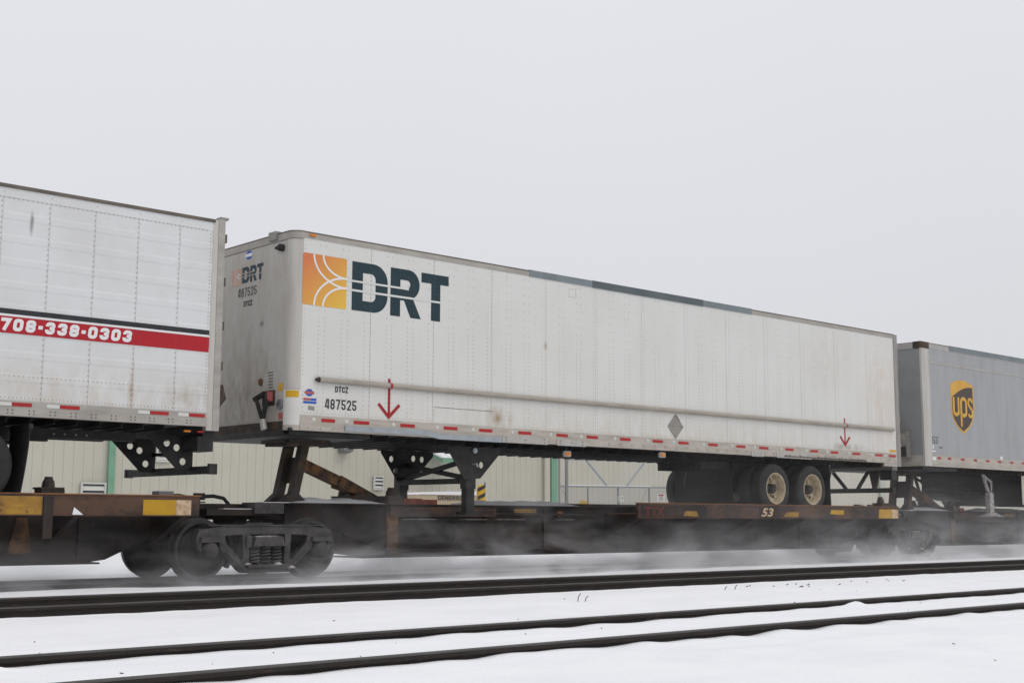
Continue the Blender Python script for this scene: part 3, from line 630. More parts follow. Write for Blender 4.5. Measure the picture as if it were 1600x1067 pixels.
pts = [(x+dx, z) for x in frange(6.6, 15.8, 0.30) for dx in (0, 0.045) for z in (2.165, 2.20)] + [(x, 2.16) for x in frange(0.3, 6, 0.22)]
obj('rail_bolt', TZ(rivets(pts, side(YN-0.0165), 0.011, 0.006)), M_bolt, T, kind='stuff')
pts = [(y, z) for y in frange(-1.05, 1.05, 0.30) for z in frange(2.34, 4.9, 0.10)] + [(-1.115, z) for z in frange(2.28, 4.9, 0.05)] + [(y, 2.275) for y in frange(-1.1, 1.1, 0.06)]
obj('front_rivet', TZ(rivets(pts, front(-0.0005), 0.008, 0.005)), M_rivet, T, kind='stuff')
# rub rail tube
obj('rub_rail', TZ(MB().tube([(0.47, YN-0.036, 2.878), (15.82, YN-0.036, 2.876)], 0.042, 14)), M_rub, T, smooth=True)
for x0, x1, xm in ((0.43, 0.47, 0.40), (15.82, 15.86, 15.89)):
    obj('rub_rail_end', TZ(MB().tube([(x1 if xm < 1 else x0, YN-0.036, 2.878), ((x0+x1)/2, YN-0.036, 2.878), (xm, YN-0.036, 2.878)], [0.043, 0.036, 0.012], 12)), M_hitch, T, smooth=True)
# markings on the side
yv = YN-0.0035
LG = obj('logo_square', TZ(MB().flat([rrect(0.16, 0.94, 3.975, 4.745, 0.03)], XZ(yv))), M_sunlogo, T)
for c, rx, rz, a0, a1 in (((0.95, 4.745), 0.60, 0.455, 180, 270), ((0.95, 4.745), 0.435, 0.31, 180, 270), ((0.95, 3.975), 0.585, 0.465, 180, 90), ((0.95, 3.975), 0.43, 0.32, 180, 90)):
    obj('logo_curve', TZ(stroke(arc(c[0], c[1], rx, rz, a0, a1, 16), 0.030, XZ(yv-0.002-rx*0.002))), M_white_v, LG)
D = [(1.04, 3.98), (1.44, 3.98)] + arc(1.44, 4.25, 0.27, 0.27, -90, 0, 8) + arc(1.44, 4.46, 0.27, 0.27, 0, 90, 8) + [(1.04, 4.73)]
Dh = [(1.24, 4.14), (1.40, 4.14)] + arc(1.40, 4.23, 0.08, 0.09, -90, 0, 6) + arc(1.40, 4.48, 0.08, 0.09, 0, 90, 6) + [(1.24, 4.57)]
R = [(1.765, 3.975), (1.955, 3.975), (1.955, 4.235), (2.03, 4.235), (2.16, 3.975), (2.365, 3.975), (2.21, 4.27)] + arc(2.12, 4.50, 0.215, 0.23, -60, 90, 10) + [(1.765, 4.73)]
Rh = [(1.955, 4.425), (2.09, 4.425)] + arc(2.09, 4.495, 0.06, 0.065, -90, 90, 8) + [(1.955, 4.56)]
Tt = [(2.57, 3.975), (2.755, 3.975), (2.755, 4.57), (2.925, 4.57), (2.925, 4.725), (2.37, 4.725), (2.37, 4.57), (2.57, 4.57)]
for lp in ([D, Dh], [R, Rh], [Tt]): obj('logo_letter', TZ(MB().flat(lp, XZ(yv))), M_ink, T)
obj('logo_line', TZ(stroke([(0.945, 4.425), (2.0, 4.425), (2.12, 4.42)], 0.030, XZ(yv-0.0025)).flat([rect(0.945, 2.78, 4.268, 4.30)], XZ(yv-0.0025))), M_white, T)
obj('reporting_mark', TZ(glyphs('DTCZ', 0.775, 1.01, 2.715, 2.805, XZ(yv), 0.34, 0.16)), M_black_v, T)
obj('trailer_number', TZ(glyphs('487525', 0.60, 1.165, 2.46, 2.61, XZ(yv), 0.30, 0.30)), M_black_v, T)
def arrow(xc, w1, wd, zt, zb, hz):
    mb = MB().flat([rect(xc-wd/2, xc+wd/2, zb+0.02, zt)], XZ(yv))
    stroke([(xc-w1, hz), (xc, zb+0.02), (xc+w1, hz)], wd*1.15, XZ(yv-0.001), mb)
    n = 8
    for i in range(n):
        a0, a1 = PI*i/n, PI*(i+1)/n
        q = lambda a: (YN-0.036-0.0445*math.sin(a), 2.877+0.0445*math.cos(a))
        mb.add([(xc-wd/2, *q(a0)), (xc+wd/2, *q(a0)), (xc+wd/2, *q(a1)), (xc-wd/2, *q(a1))], [(0, 1, 2, 3)])
    obj('arrow_marking', TZ(mb), M_arrow, T)
arrow(1.77, 0.20, 0.045, 2.99, 2.38, 2.595); arrow(13.97, 0.18, 0.045, 3.04, 2.44, 2.64)
obj('maker_badge', TZ(MB().flat([arc(0.325, 2.68, 0.065, 0.055, 0, 360, 24)[:-1]], XZ(yv))), M_blue, T)
obj('maker_badge', TZ(MB().flat([rect(0.245, 0.41, 2.66, 2.70)], XZ(yv-0.001))), M_redst, T)
obj('maker_badge', TZ(MB().flat([rect(0.225, 0.345, 2.565, 2.60)], XZ(yv))), M_redst, T)
obj('maker_badge', TZ(MB().flat([rect(0.35, 0.45, 2.565, 2.60), ], XZ(yv)).flat([rrect(0.222, 0.452, 2.52, 2.555, 0.015)], XZ(yv))), M_blue, T)
obj('data_plate', TZ(MB().flat([[(0.31, 2.43), (0.42, 2.42), (0.42, 2.48), (0.31, 2.49)]], XZ(yv))), M_placard, T)
obj('yellow_sticker', TZ(MB().flat([rect(15.70, 15.96, 2.375, 2.43)], XZ(yv))), M_yellow, T)
pl_ = obj('placard_holder', TZ(MB().prism([(8.43, 2.36), (8.65, 2.585), (8.43, 2.81), (8.21, 2.585)], XZ(YN-0.014), 0, 0.013)), M_placard, T)
obj('placard_flap', TZ(MB().flat([[(8.43, 2.785), (8.53, 2.69), (8.56, 2.68), (8.44, 2.805)], [(8.44, 2.79), (8.445, 2.79), (8.445, 2.785), (8.44, 2.785)]][:1], XZ(YN-0.017)).flat([[(8.25, 2.60), (8.61, 2.585), (8.61, 2.58), (8.25, 2.595)]], XZ(YN-0.0165))), M_bolt, pl_)
obj('wall_patch', TZ(MB().box(2.66, 3.88, YN-0.004, YN-0.0005, 2.36, 2.60)), M_white, T)
obj('patch_edge', TZ(MB().box(2.66, 3.88, YN-0.0045, YN-0.001, 2.602, 2.609)), M_bolt, T)
sq = [(5.65+dx, 4.72+dz) for dx in frange(0, 0.16, 0.04) for dz in (0, 0.14)] + [(5.65+dx, 4.72+dz) for dx in (0, 0.16) for dz in frange(0, 0.14, 0.035)]
obj('patch_rivet', TZ(rivets(sq, fs, 0.008)), M_bolt, T, kind='stuff')
reds = [(.54, .78), (1.12, 1.40), (1.99, 2.27), (2.85, 3.13), (3.59, 3.87), (4.45, 4.74), (5.33, 5.60), (6.06, 6.34), (6.91, 7.19), (7.78, 8.06), (8.50, 8.79), (9.37, 9.65), (10.23, 10.51), (10.95, 11.25), (11.82, 12.10), (12.68, 12.95), (13.42, 13.69), (14.23, 14.52), (15.11, 15.40), (15.66, 15.93)]
for a, b in reds:
    obj('red_reflector', TZ(MB().box(a, b, YN-0.013, YN-0.0085, 2.262, 2.312)), M_red, T)
    obj('round_reflector', TZ(MB().lathe([(-0.016, 0.022), (-0.012, 0.032), (-0.0085, 0.034)], (a-0.13, YN, 2.288), 12, 'y')), M_lens, T)
obj('rail_guard', TZ(MB().box(0.95, 2.48, YN-0.034, YN-0.0165, 2.148, 2.232).add([(2.48, YN-0.034, 2.148), (2.48, YN-0.034, 2.232), (2.74, YN-0.034, 2.105), (2.74, YN-0.034, 2.190)], [(0, 2, 3, 1)]).box(2.74, 4.07, YN-0.034, YN-0.0165, 2.105, 2.19)), M_galv, T)
for a, b in ((4.085, 5.11), (5.33, 6.02), (10.69, 11.07), (11.51, 12.70)):
    p_ = obj('splice_plate', TZ(MB().box(a, b, YN-0.026, YN-0.0165, 2.110, 2.225)), M_plate, T)
    obj('slot', TZ(MB().box(a+0.06, a+0.10, YN-0.028, YN-0.0262, 2.185, 2.197).box(b-0.10, b-0.06, YN-0.028, YN-0.0262, 2.185, 2.197).box(a+0.06, a+0.10, YN-0.028, YN-0.0262, 2.135, 2.147).box(b-0.10, b-0.06, YN-0.028, YN-0.0262, 2.135, 2.147).box((a+b)/2-0.02, (a+b)/2+0.02, YN-0.028, YN-0.0262, 2.16, 2.172)), M_bolt, p_)
for i in range(24):
    a = 11.75+i*0.125; obj('torn_tape', TZ(MB().flat([[(a, 2.128), (a+0.115, 2.13), (a+0.11, 2.15+random.random()*0.03), (a+0.01, 2.155+random.random()*0.02)]], XZ(YN-0.0275))), M_bolt, T)
for x, y, z in ((5.67, -1.20, 1.98), (8.09, -1.24, 2.045)):
    lp = obj('marker_lamp', TZ(MB().prism(rrect(x-0.085, x+0.085, z-0.05, z+0.05, 0.03), XZ(y-0.03), 0, 0.04)), M_rail_al, T)
    obj('lens', TZ(MB().prism(rrect(x-0.05, x+0.05, z-0.028, z+0.028, 0.02), XZ(y-0.045), 0, 0.0145)), M_amber, lp)
    obj('bracket', TZ(MB().box(x-0.03, x+0.03, y+0.0105, y+0.03, z-0.02, 2.12)), M_black, lp)
obj('clearance_lamp', TZ(MB().box(0.26, 0.36, YN-0.035, YN-0.0125, 5.0, 5.03)), M_amber, T)
# markings and fittings on the nose
xv = -0.003
def YZf(x): return lambda u, v, d=0: (x, u, v)
LF = obj('logo_square', TZ(MB().flat([[(0.45, 4.43), (0.19, 4.43), (0.19, 4.69), (0.45, 4.69)]], YZf(xv))), M_sunfade, T, label='small faded orange square on the nose')
for c, rr_, a0, a1 in (((0.185, 4.69), 0.20, 180, 270), ((0.185, 4.69), 0.14, 180, 270), ((0.185, 4.43), 0.20, 180, 90), ((0.185, 4.43), 0.14, 180, 90)):
    pp = [(0.37-u, v) for u, v in arc(c[0], c[1], rr_, rr_*0.78, a0, a1, 10)]
    obj('logo_curve', TZ(stroke(pp, 0.012, YZf(xv-0.002-rr_*0.004-c[1]*0.0004))), M_white_v, LF)
def fmap(u, v): return (0.155 - (u-1.04)/(2.925-1.04)*0.615, 4.44 + (v-3.975)/0.755*0.25)
for lp in ([D, Dh], [R, Rh], [Tt]): obj('logo_letter', TZ(MB().flat([[fmap(*p) for p in q] for q in lp], YZf(xv))), M_ink, T)
obj('logo_line', TZ(MB().flat([[fmap(*p) for p in rect(1.0, 2.2, 4.41, 4.45)]], YZf(xv-0.002)).flat([[fmap(*p) for p in rect(1.0, 2.8, 4.26, 4.30)]], YZf(xv-0.002))), M_front, T)
obj('trailer_number', TZ(glyphs('487525', 0.26, -0.285, 4.225, 4.365, YZf(xv), 0.30, 0.30)), M_inkfade, T)
obj('reporting_mark', TZ(glyphs('DTCZ', 0.085, -0.17, 4.07, 4.155, YZf(xv), 0.34, 0.16)), M_black_v, T)
bd = obj('round_badge', TZ(MB().flat([arc(-0.03, 4.865, 0.10, 0.065, 0, 360, 20)[:-1]], YZf(xv))), M_blue, T)
obj('badge_band', TZ(MB().flat([rect(-0.13, 0.07, 4.84, 4.89)], YZf(xv-0.001))), M_white_v, bd)
obj('nose_lamp', TZ(MB().lathe([(-0.09, 0.03), (-0.07, 0.055), (0, 0.055)], (0, -1.0, 4.83), 12, 'x').box(-0.06, 0, -1.0, -0.86, 4.82, 4.86)), M_black, T, smooth=True)
gb = obj('connector_box', TZ(MB().box(-0.02, -0.001, -0.89, -0.57, 2.50, 2.725)), M_hitch, T)
obj('socket', TZ(MB().box(-0.07, -0.0205, -0.86, -0.78, 2.56, 2.70)), M_redst, gb)
obj('gladhand', TZ(MB().bar((-0.05, -0.66, 2.68), (-0.10, -0.47, 2.60), 0.05, 0.06).box(-0.06, -0.0205, -0.76, -0.66, 2.58, 2.69)), M_black, gb)
obj('cable', TZ(MB().tube([(-0.10, -0.52, 2.62), (-0.10, -0.62, 2.45), (-0.08, -0.68, 2.30)], 0.03, 8).tube([(-0.07, -0.80, 2.58), (-0.09, -0.76, 2.45), (-0.08, -0.70, 2.30)], 0.035, 8)), M_rubber, T, smooth=True)
obj('cable_boot', TZ(MB().tube([(-0.08, -0.69, 2.30), (-0.06, -0.72, 2.15)], 0.05, 10)), M_post, T, smooth=True)
obj('yellow_sticker', TZ(MB().flat([rect(-1.10, -0.97, 2.70, 2.81)], YZf(xv))), M_yellow, T)
obj('red_sticker', TZ(MB().flat([rect(-1.115, -1.0, 2.285, 2.38)], YZf(xv))), M_redst, T)
obj('round_port', TZ(MB().lathe([(-0.03, 0.045), (-0.03, 0.075), (-0.001, 0.08)], (0, -1.04, 2.505), 18, 'x', True).lathe([(-0.015, 0.045), (-0.012, 0.045)], (0, -1.04, 2.505), 18, 'x')), M_grey, T)
for z in frange(2.76, 3.0, 0.045): obj('warning_text', TZ(MB().flat([rect(-0.82, -0.70+random.uniform(-0.03, 0.03), z, z+0.018)], YZf(xv))), M_inkfade, T)
obj('scuff', TZ(MB().flat([[(-0.42, 2.83), (-0.52, 2.80), (-0.55, 2.90), (-0.47, 2.93), (-0.40, 2.90)]], YZf(xv))), M_rust, T)
ys_ = [(-0.02, 2.70), (0.17, 2.70)]
st = MB(); n = 8
for zz in (2.62, 2.71):
    pass
c_ = arc(0.17, -1.125, 0.176, 0.176, 195, 262, 8); st.v = [(u, v, 2.60) for u, v in c_]+[(u, v, 2.70) for u, v in c_]; st.f = [(i, i+1, i+10, i+9) for i in range(8)]
obj('yellow_sticker', TZ(st), M_yellow, T)
# rear frame, underside
obj('rear_post', TZ(MB().box(15.99, 16.155, YN-0.006, YN+0.10, 2.06, 5.06)), M_postdk, T)
obj('rear_post', TZ(MB().box(15.99, 16.155, 1.195, 1.301, 2.06, 5.06)), M_postdk, T)
obj('rear_header', TZ(MB().box(15.99, 16.15, -1.195, 1.195, 4.96, 5.055)), M_postdk, T)
obj('rear_sill', TZ(MB().box(15.95, 16.15, -1.195, 1.195, 1.98, 2.122)), M_postdk, T)
obj('rear_shoe', TZ(MB().box(15.45, 15.985, YN-0.008, YN+0.02, 2.055, 2.123)), M_rail_al2, T)
for z in (2.5, 3.1, 3.7, 4.3, 4.8): obj('hinge', TZ(MB().box(16.1552, 16.185, YN+0.0, YN+0.05, z, z+0.07)), M_postdk, T)
crossmembers(T, 1.6, 15.8, 0.305)
obj('coupler_plate', TZ(MB().box(0.06, 1.5, -1.2, 1.2, 2.065, 2.122)), M_under, T)
obj('coupler_lip', TZ(MB().prism([(-0.01, 2.14), (0.06, 2.064), (1.52, 2.064), (1.62, 2.09), (1.52, 2.05), (0.05, 2.05), (-0.02, 2.12)], lambda u, v, d: (u, d, v), -1.12, 1.12)), M_black, T)
def gear(T, x, m, wd=0.20, zfoot=0.93, gusset=True, lab=None):
    for sg in (-1, 1):
        y = sg*0.90
        lg = obj('landing_leg', TZ(MB().box(x-wd/2, x+wd/2, y-0.08, y+0.08, 1.35, 2.02).box(x-wd/2+0.015, x+wd/2-0.015, y-0.065, y+0.065, zfoot+0.05, 1.352)), m, T)
        obj('foot', TZ(MB().box(x-0.14, x+0.14, y-0.13, y+0.13, zfoot, zfoot+0.05)), m, lg)
        if gusset:
            out_ = [(x-0.52, 2.03), (x+0.62, 2.03), (x+0.62, 1.95), (x+0.18, 1.52), (x-0.16, 1.50), (x-0.52, 1.98)]
            hole = lambda cx, cz: arc(cx, cz, 0.047, 0.055, 0, 360, 12)[:-1]
            hs = [hole(x-0.30, 1.88), hole(x-0.20, 1.68), hole(x+0.18, 1.90), hole(x+0.37, 1.89)] if sg > 0 else [hole(x+0.20, 1.74)]
            obj('gusset_plate', TZ(MB().prism([out_]+hs, lambda u, v, d: (u, d, v), y-0.095-0.006, y-0.095+0.006)), m, lg)
gear(T, 3.70, M_black)
obj('leg_brace', TZ(MB().bar((3.62, 0.82, 1.48), (3.72, -0.82, 1.48), 0.05, 0.09)), M_black, T)
obj('leg_brace', TZ(MB().bar((3.66, 0.82, 1.52), (3.66, -0.82, 1.80), 0.04, 0.08)), M_black, T)
obj('leg_brace', TZ(MB().bar((3.72, 0.82, 1.78), (3.72, -0.82, 1.53), 0.04, 0.08)), M_black, T)
obj('crank', TZ(MB().tube([(3.70, -1.0, 1.75), (3.70, -1.12, 1.75), (3.72, -1.12, 1.70)], 0.015, 8).lathe([(-0.03, 0.045), (0, 0.045)], (3.75, -1.0, 1.97), 12, 'y')), M_galv, T)
bogie(T, 11.52, 12.78); mudflaps(T, 13.38)
obj('shade_sheet', TZ(MB().box(10.93, 10.945, -0.62, 0.90, 1.02, 2.03)), M_rubber, T)  # added dark sheet standing in for the shade ahead of the tandem wheels
obj('strap', TZ(MB().bar((10.90, 0.52, 2.03), (10.90, 0.62, 1.55), 0.02, 0.02)), M_grey, T)
# rear impact guard
RG = obj('rear_guard', TZ(MB().box(16.0, 16.1, -1.17, 1.17, 1.48, 1.585)), M_black, T)
obj('guard_brace', TZ(MB().bar((16.05, 0.44, 1.96), (16.05, 0.10, 1.58), 0.05, 0.09, (1, 0, 0))), M_black, RG)
obj('guard_brace', TZ(MB().bar((16.05, -0.50, 1.96), (16.05, -0.22, 1.58), 0.05, 0.09, (1, 0, 0))), M_black, RG)
for y in (-0.66, 0.66):
    obj('guard_post', TZ(MB().prism([(y-0.16, 1.99), (y+0.12, 1.99), (y+0.03, 1.58), (y-0.05, 1.58)], lambda u, v, d: (d, u, v), 16.0, 16.08)), M_hitch, RG)
obj('light_box', TZ(MB().box(15.9, 16.1, -1.2, -0.9, 1.76, 1.98)), M_black, T)
obj('light_box', TZ(MB().box(15.9, 16.1, 0.9, 1.2, 1.76, 1.98)), M_black, T)

# ------------------------------------------------------------------ left trailer
XR = -1.14
T = thing('box_trailer', 'white ridged box trailer with red stripe and a phone number, at the left', 'trailer', (0, 0, DECK), 'trailers carried on the train')
def ridged(x0, x1):
    prof = [(0, 2.29)]; z = 4.66-0.29*8
    while z < 4.75:
        for a, b in ((z-0.115, 0), (z-0.09, 0.005), (z-0.025, 0.005), (z, 0)):
            if 2.30 < a < 4.83: prof.append((b, a))
        z += 0.29
    prof.append((0, 4.85)); mb = MB()
    for b, a in prof: mb.v += [(x0, YN-b, a), (x1, YN-b, a)]
    mb.f = [(2*i, 2*i+1, 2*i+3, 2*i+2) for i in range(len(prof)-1)]
    return mb
me = TZ(ridged(0.002, 0.605)).mesh('side_panel', M_white2)
for k in range(26):
    link('side_panel', me, T, (-1.94-0.607*(k) + 0.0, 0, 0)) if False else link('side_panel', me, T, (-2.43-0.607*k, 0, 0))
obj('side_panel', TZ(ridged(-1.821, -1.33)), M_white2, T)
obj('wall_core', TZ(MB().box(-17.2, -1.33, YN+0.004, YN+0.03, 2.3, 4.85)), M_white2, T)
obj('far_side_wall', TZ(MB().box(-17.2, -1.33, 1.27, 1.295, 2.3, 4.85)), M_white2, T)
obj('front_wall', TZ(MB().box(-17.25, -17.2, -1.29, 1.29, 2.1, 5.0)), M_white2, T)
obj('roof', TZ(MB().box(-17.2, XR, -1.27, 1.27, 4.98, 5.0)), M_galv, T)
obj('floor', TZ(MB().box(-17.2, -1.2, -1.26, 1.26, 2.12, 2.16)), M_under, T)
obj('top_rail', TZ(MB().box(-17.2, -1.33, YN-0.006, YN+0.03, 4.835, 4.955)), M_white2, T)
obj('roof_edge', TZ(MB().box(-17.2, -1.3, YN-0.022, YN+0.05, 4.957, 5.0)), M_roofedge, T)
obj('bottom_rail', TZ(MB().prism([(YN-0.008, 2.10), (YN+0.04, 2.10), (YN+0.04, 2.29), (YN-0.008, 2.29), (YN-0.008, 2.215), (YN-0.016, 2.21), (YN-0.016, 2.105)], lambda u, v, d: (d, u, v), -17.2, -1.33)), M_rail_al, T)
obj('black_stripe', TZ(MB().box(-17.0, -1.335, YN-0.0095, YN-0.0085, 3.365, 3.43)), M_black_v, T)
obj('white_stripe', TZ(MB().box(-17.0, -1.335, YN-0.0095, YN-0.0085, 3.335, 3.363)), M_white_v, T)
obj('red_stripe', TZ(MB().box(-17.0, -1.335, YN-0.0095, YN-0.0085, 3.125, 3.333)), M_stripe_red, T)
obj('phone_number', TZ(glyphs('708-338-0303', -4.215, -2.465, 3.155, 3.312, XZ(YN-0.0125), 0.36, 0.26, 0.12)), M_white_v, T)
fs = side(YN-0.0012); pts = []
for k in range(26):
    x = -1.835-0.607*k
    pts += [(x, z) for z in frange(2.33, 4.82, 0.068)]
    pts += [(x+0.02, 4.90)]
pts += [(x, 2.33) for x in frange(-10, -1.4, 0.05)] + [(x, 2.60) for x in frange(-10, -2.45, 0.06)] + [(x, 4.83) for x in frange(-10, -1.4, 0.06)] + [(-1.36, z) for z in frange(2.33, 4.82, 0.05)]
obj('rivet', TZ(rivets(pts, side(YN-0.0065), 0.0085, 0.006)), M_rivet2, T, kind='stuff')
obj('rail_bolt', TZ(rivets([(x+dx, z) for x in frange(-4.6, -1.5, 0.27) for dx in (0, 0.06) for z in (2.135, 2.175)], side(YN-0.0165), 0.012, 0.006)), M_bolt, T, kind='stuff')
for a, b, c in ((-4.19, -4.01, -3.76), (-3.57, -3.40, -3.14), (-2.34, -2.17, -1.90), (-1.76, -1.60, -1.36)):
    obj('red_reflector', TZ(MB().box(b, c, YN-0.013, YN-0.0085, 2.225, 2.27)), M_red, T)
    obj('white_reflector', TZ(MB().box(a, b-0.003, YN-0.013, YN-0.0085, 2.225, 2.27)), M_vent, T)
obj('rear_post', TZ(MB().box(-1.33, XR-0.10, YN-0.004, YN+0.10, 2.05, 5.0)), M_post, T)
obj('rear_post_face', TZ(MB().box(XR-0.10, XR, YN-0.012, YN+0.10, 2.05, 5.02)), M_rail_al, T)
obj('rear_post', TZ(MB().box(-1.33, XR, 1.195, 1.30, 2.05, 5.0)), M_postdk, T)
obj('rear_header', TZ(MB().box(-1.33, XR, -1.195, 1.195, 4.86, 5.015)), M_postdk, T)
obj('corner_block', TZ(MB().box(-1.22, XR+0.05, YN-0.015, YN+0.12, 5.021, 5.05)), M_postdk, T)
obj('rear_door', TZ(MB().box(-1.2, XR+0.02, -1.19, 0, 2.16, 4.85)), M_white2, T)
obj('rear_door', TZ(MB().box(-1.2, XR+0.02, 0.004, 1.19, 2.16, 4.85)), M_white2, T)
for z in (4.70, 4.08, 3.46, 2.90):
    obj('hinge', TZ(MB().box(XR+0.0005, XR+0.05, YN+0.02, YN+0.09, z, z+0.12)), M_bolt, T)
obj('latch_plate', TZ(MB().prism([(XR+0.001, 2.36), (XR+0.12, 2.50), (XR+0.06, 2.70), (XR+0.001, 2.68)], lambda u, v, d: (u, d, v), YN+0.02, YN+0.06)), M_hitch, T)
obj('rear_sill', TZ(MB().box(-1.32, XR, -1.195, 1.195, 1.97, 2.118)), M_black, T)
for x_, m_ in ((-1.62, M_amber), (-1.42, M_red)): obj('side_lamp', TZ(MB().box(x_, x_+0.09, -1.24, -1.20, 2.02, 2.045)), m_, T)
crossmembers(T, -16.5, -1.6, 0.305)
obj('slider_beam', TZ(MB().box(-9, -2.0, -0.56, -0.44, 1.90, 2.019)), M_black, T); obj('slider_beam', TZ(MB().box(-9, -2.0, 0.44, 0.56, 1.94, 2.019)), M_black, T)
obj('slider_pin', TZ(rivets([(x, 1.955) for x in frange(-6, -2.6, 0.15)], side(-0.5605), 0.018, 0.012)), M_rail_al, T, kind='stuff')
bogie(T, -5.72, -4.43)
mudflaps(T, -3.76, -0.09)
RG = obj('rear_guard', TZ(MB().box(-1.26, -1.16, -1.26, 1.20, 1.465, 1.57)), M_black, T)
obj('guard_end', TZ(MB().box(-1.27, -1.15, -1.32, -1.26, 1.455, 1.60).box(-1.27, -1.15, 1.20, 1.26, 1.455, 1.58)), M_black, RG)
for y in (0.38, -0.74):
    o_ = [(-1.95, 2.0), (-1.22, 2.0), (-1.22, 1.52), (-1.45, 1.52)]
    h_ = lambda cx, cz: arc(cx, cz, 0.05, 0.05, 0, 360, 12)[:-1]
    obj('guard_plate', TZ(MB().prism([o_, h_(-1.62, 1.89), h_(-1.47, 1.83), h_(-1.37, 1.64)], lambda u, v, d: (u, d, v), y-0.008, y+0.008)), M_black, RG)
obj('guard_rod', TZ(MB().bar((-1.25, 0.38, 1.77), (-1.25, -0.74, 1.78), 0.04, 0.045)), M_black, RG)
obj('light_box', TZ(MB().box(-1.4, -1.16, -1.20, -0.80, 1.77, 1.969)), M_black, T)

# ------------------------------------------------------------------ UPS trailer
XU = 17.185
T = thing('box_trailer', 'grey box trailer with a gold and brown shield emblem, rightmost of the trailers', 'trailer', (XU, 0, DECK), 'trailers carried on the train')
def TU(mb): mb.v = [(a-XU, b, c-DECK) for a, b, c in mb.v]; return mb
me = TU(MB().box(XU+0.002, XU+1.214, YN, YN+0.012, 2.37, 4.80)).mesh('side_panel', M_ups)
for k in range(13): link('side_panel', me, T, (0.335+1.217*k, 0, 0))
obj('wall_core', TU(MB().box(XU+0.3, XU+16.1, YN+0.0125, YN+0.03, 2.35, 4.95)), M_ups, T)
obj('far_side_wall', TU(MB().box(XU+0.05, XU+16.1, 1.27, 1.295, 2.1, 4.95)), M_ups, T)
obj('front_wall', TU(MB().box(XU, XU+0.04, -1.25, 1.29, 2.36, 4.86)), M_upsfront, T)
obj('front_base', TU(MB().box(XU-0.01, XU+0.04, -1.25, 1.29, 2.11, 2.36)), M_rail_al2, T)
obj('front_header', TU(MB().box(XU-0.015, XU+0.04, -1.10, 1.29, 4.862, 5.0)), M_upsrail, T)
obj('corner_cap', TU(MB().box(XU-0.03, XU+0.34, YN-0.015, -1.101, 4.87, 5.02)), M_hitch, T)
obj('roof', TU(MB().box(XU+0.05, XU+16.1, -1.27, 1.27, 4.985, 5.0)), M_galv, T)
obj('roof_edge', TU(MB().box(XU, XU+0.06, -1.10, 1.29, 5.001, 5.015)), M_roofedge, T)
obj('roof_edge', TU(MB().box(XU+0.34, XU+1.27, YN-0.012, YN+0.04, 4.998, 5.012)), M_roofedge, T)
obj('corner_post', TU(MB().box(XU+0.0, XU+0.333, YN-0.004, YN+0.045, 2.11, 4.868)), M_post, T)
obj('floor', TU(MB().box(XU+0.02, XU+16.1, -1.26, 1.26, 2.11, 2.15)), M_under, T)
obj('top_band', TU(MB().box(XU+0.335, XU+16.15, YN-0.003, YN+0.0124, 4.80, 4.87)), M_ups, T)
obj('top_rail', TU(MB().box(XU+0.341, XU+16.15, YN-0.008, YN+0.03, 4.872, 4.996)), M_upsrail, T)
obj('white_line', TU(MB().box(XU+0.335, XU+16.15, YN-0.007, YN-0.0005, 4.525, 4.575)), M_upsrail, T)
obj('rail_patch', TU(MB().box(XU+1.27, XU+16.15, YN-0.018, YN+0.04, 4.90, 5.02)), M_steel_lt, T)
obj('patch_bolt', TU(rivets([(x, 4.975) for x in frange(XU+1.35, XU+7, 0.42)], side(YN-0.0185), 0.014, 0.006)), M_bolt, T, kind='stuff')
obj('bottom_rail', TU(MB().prism([(YN-0.012, 2.11), (YN+0.04, 2.11), (YN+0.04, 2.37), (YN-0.006, 2.37), (YN-0.006, 2.26), (YN-0.012, 2.25)], lambda u, v, d: (d, u, v), XU+0.335, XU+16.1)), M_rail_al2, T)
pts = []
for k in range(13):
    for f_ in (0.0, 0.305, 0.61, 0.915): pts += [(XU+0.36+1.217*k+f_, z) for z in frange(2.42, 4.48, 0.09)]
obj('rivet', TU(rivets(pts, side(YN-0.0005), 0.005, 0.004)), M_upsfront, T, kind='stuff')
obj('rail_bolt', TU(rivets([(x, 2.17) for x in frange(XU+0.4, XU+8, 0.12)], side(YN-0.0125), 0.012, 0.006)), M_bolt, T, kind='stuff')
for a, b in ((17.73, 17.88), (18.19, 18.34), (18.79, 18.96), (19.40, 19.55), (20.0, 20.16), (20.59, 20.74), (21.21, 21.36), (21.82, 21.98), (22.4, 22.55)):
    obj('red_reflector', TU(MB().box(a, b, YN-0.011, YN-0.0065, 2.285, 2.335)), M_red, T)
obj('length_mark', TU(glyphs("53'", 17.54, 17.84, 2.645, 2.805, XZ(YN-0.003), 0.17, 0.25)), M_black_v, T)
obj('small_print', TU(MB().flat([rect(17.83, 17.98, 2.545, 2.575)], XZ(YN-0.003))), M_inkfade, T)
for z0, z1, a, b in ((2.52, 2.60, 17.53, 17.58), (2.45, 2.48, 17.50, 17.66), (2.24, 2.33, 17.52, 17.66)): obj('white_sticker', TU(MB().flat([rect(a, b, z0, z1)], XZ(YN-0.0065))), M_white_v, T)
obj('white_sticker', TU(MB().flat([rect(20.72, 20.84, 2.37, 2.45)], XZ(YN-0.003))), M_white_v, T)
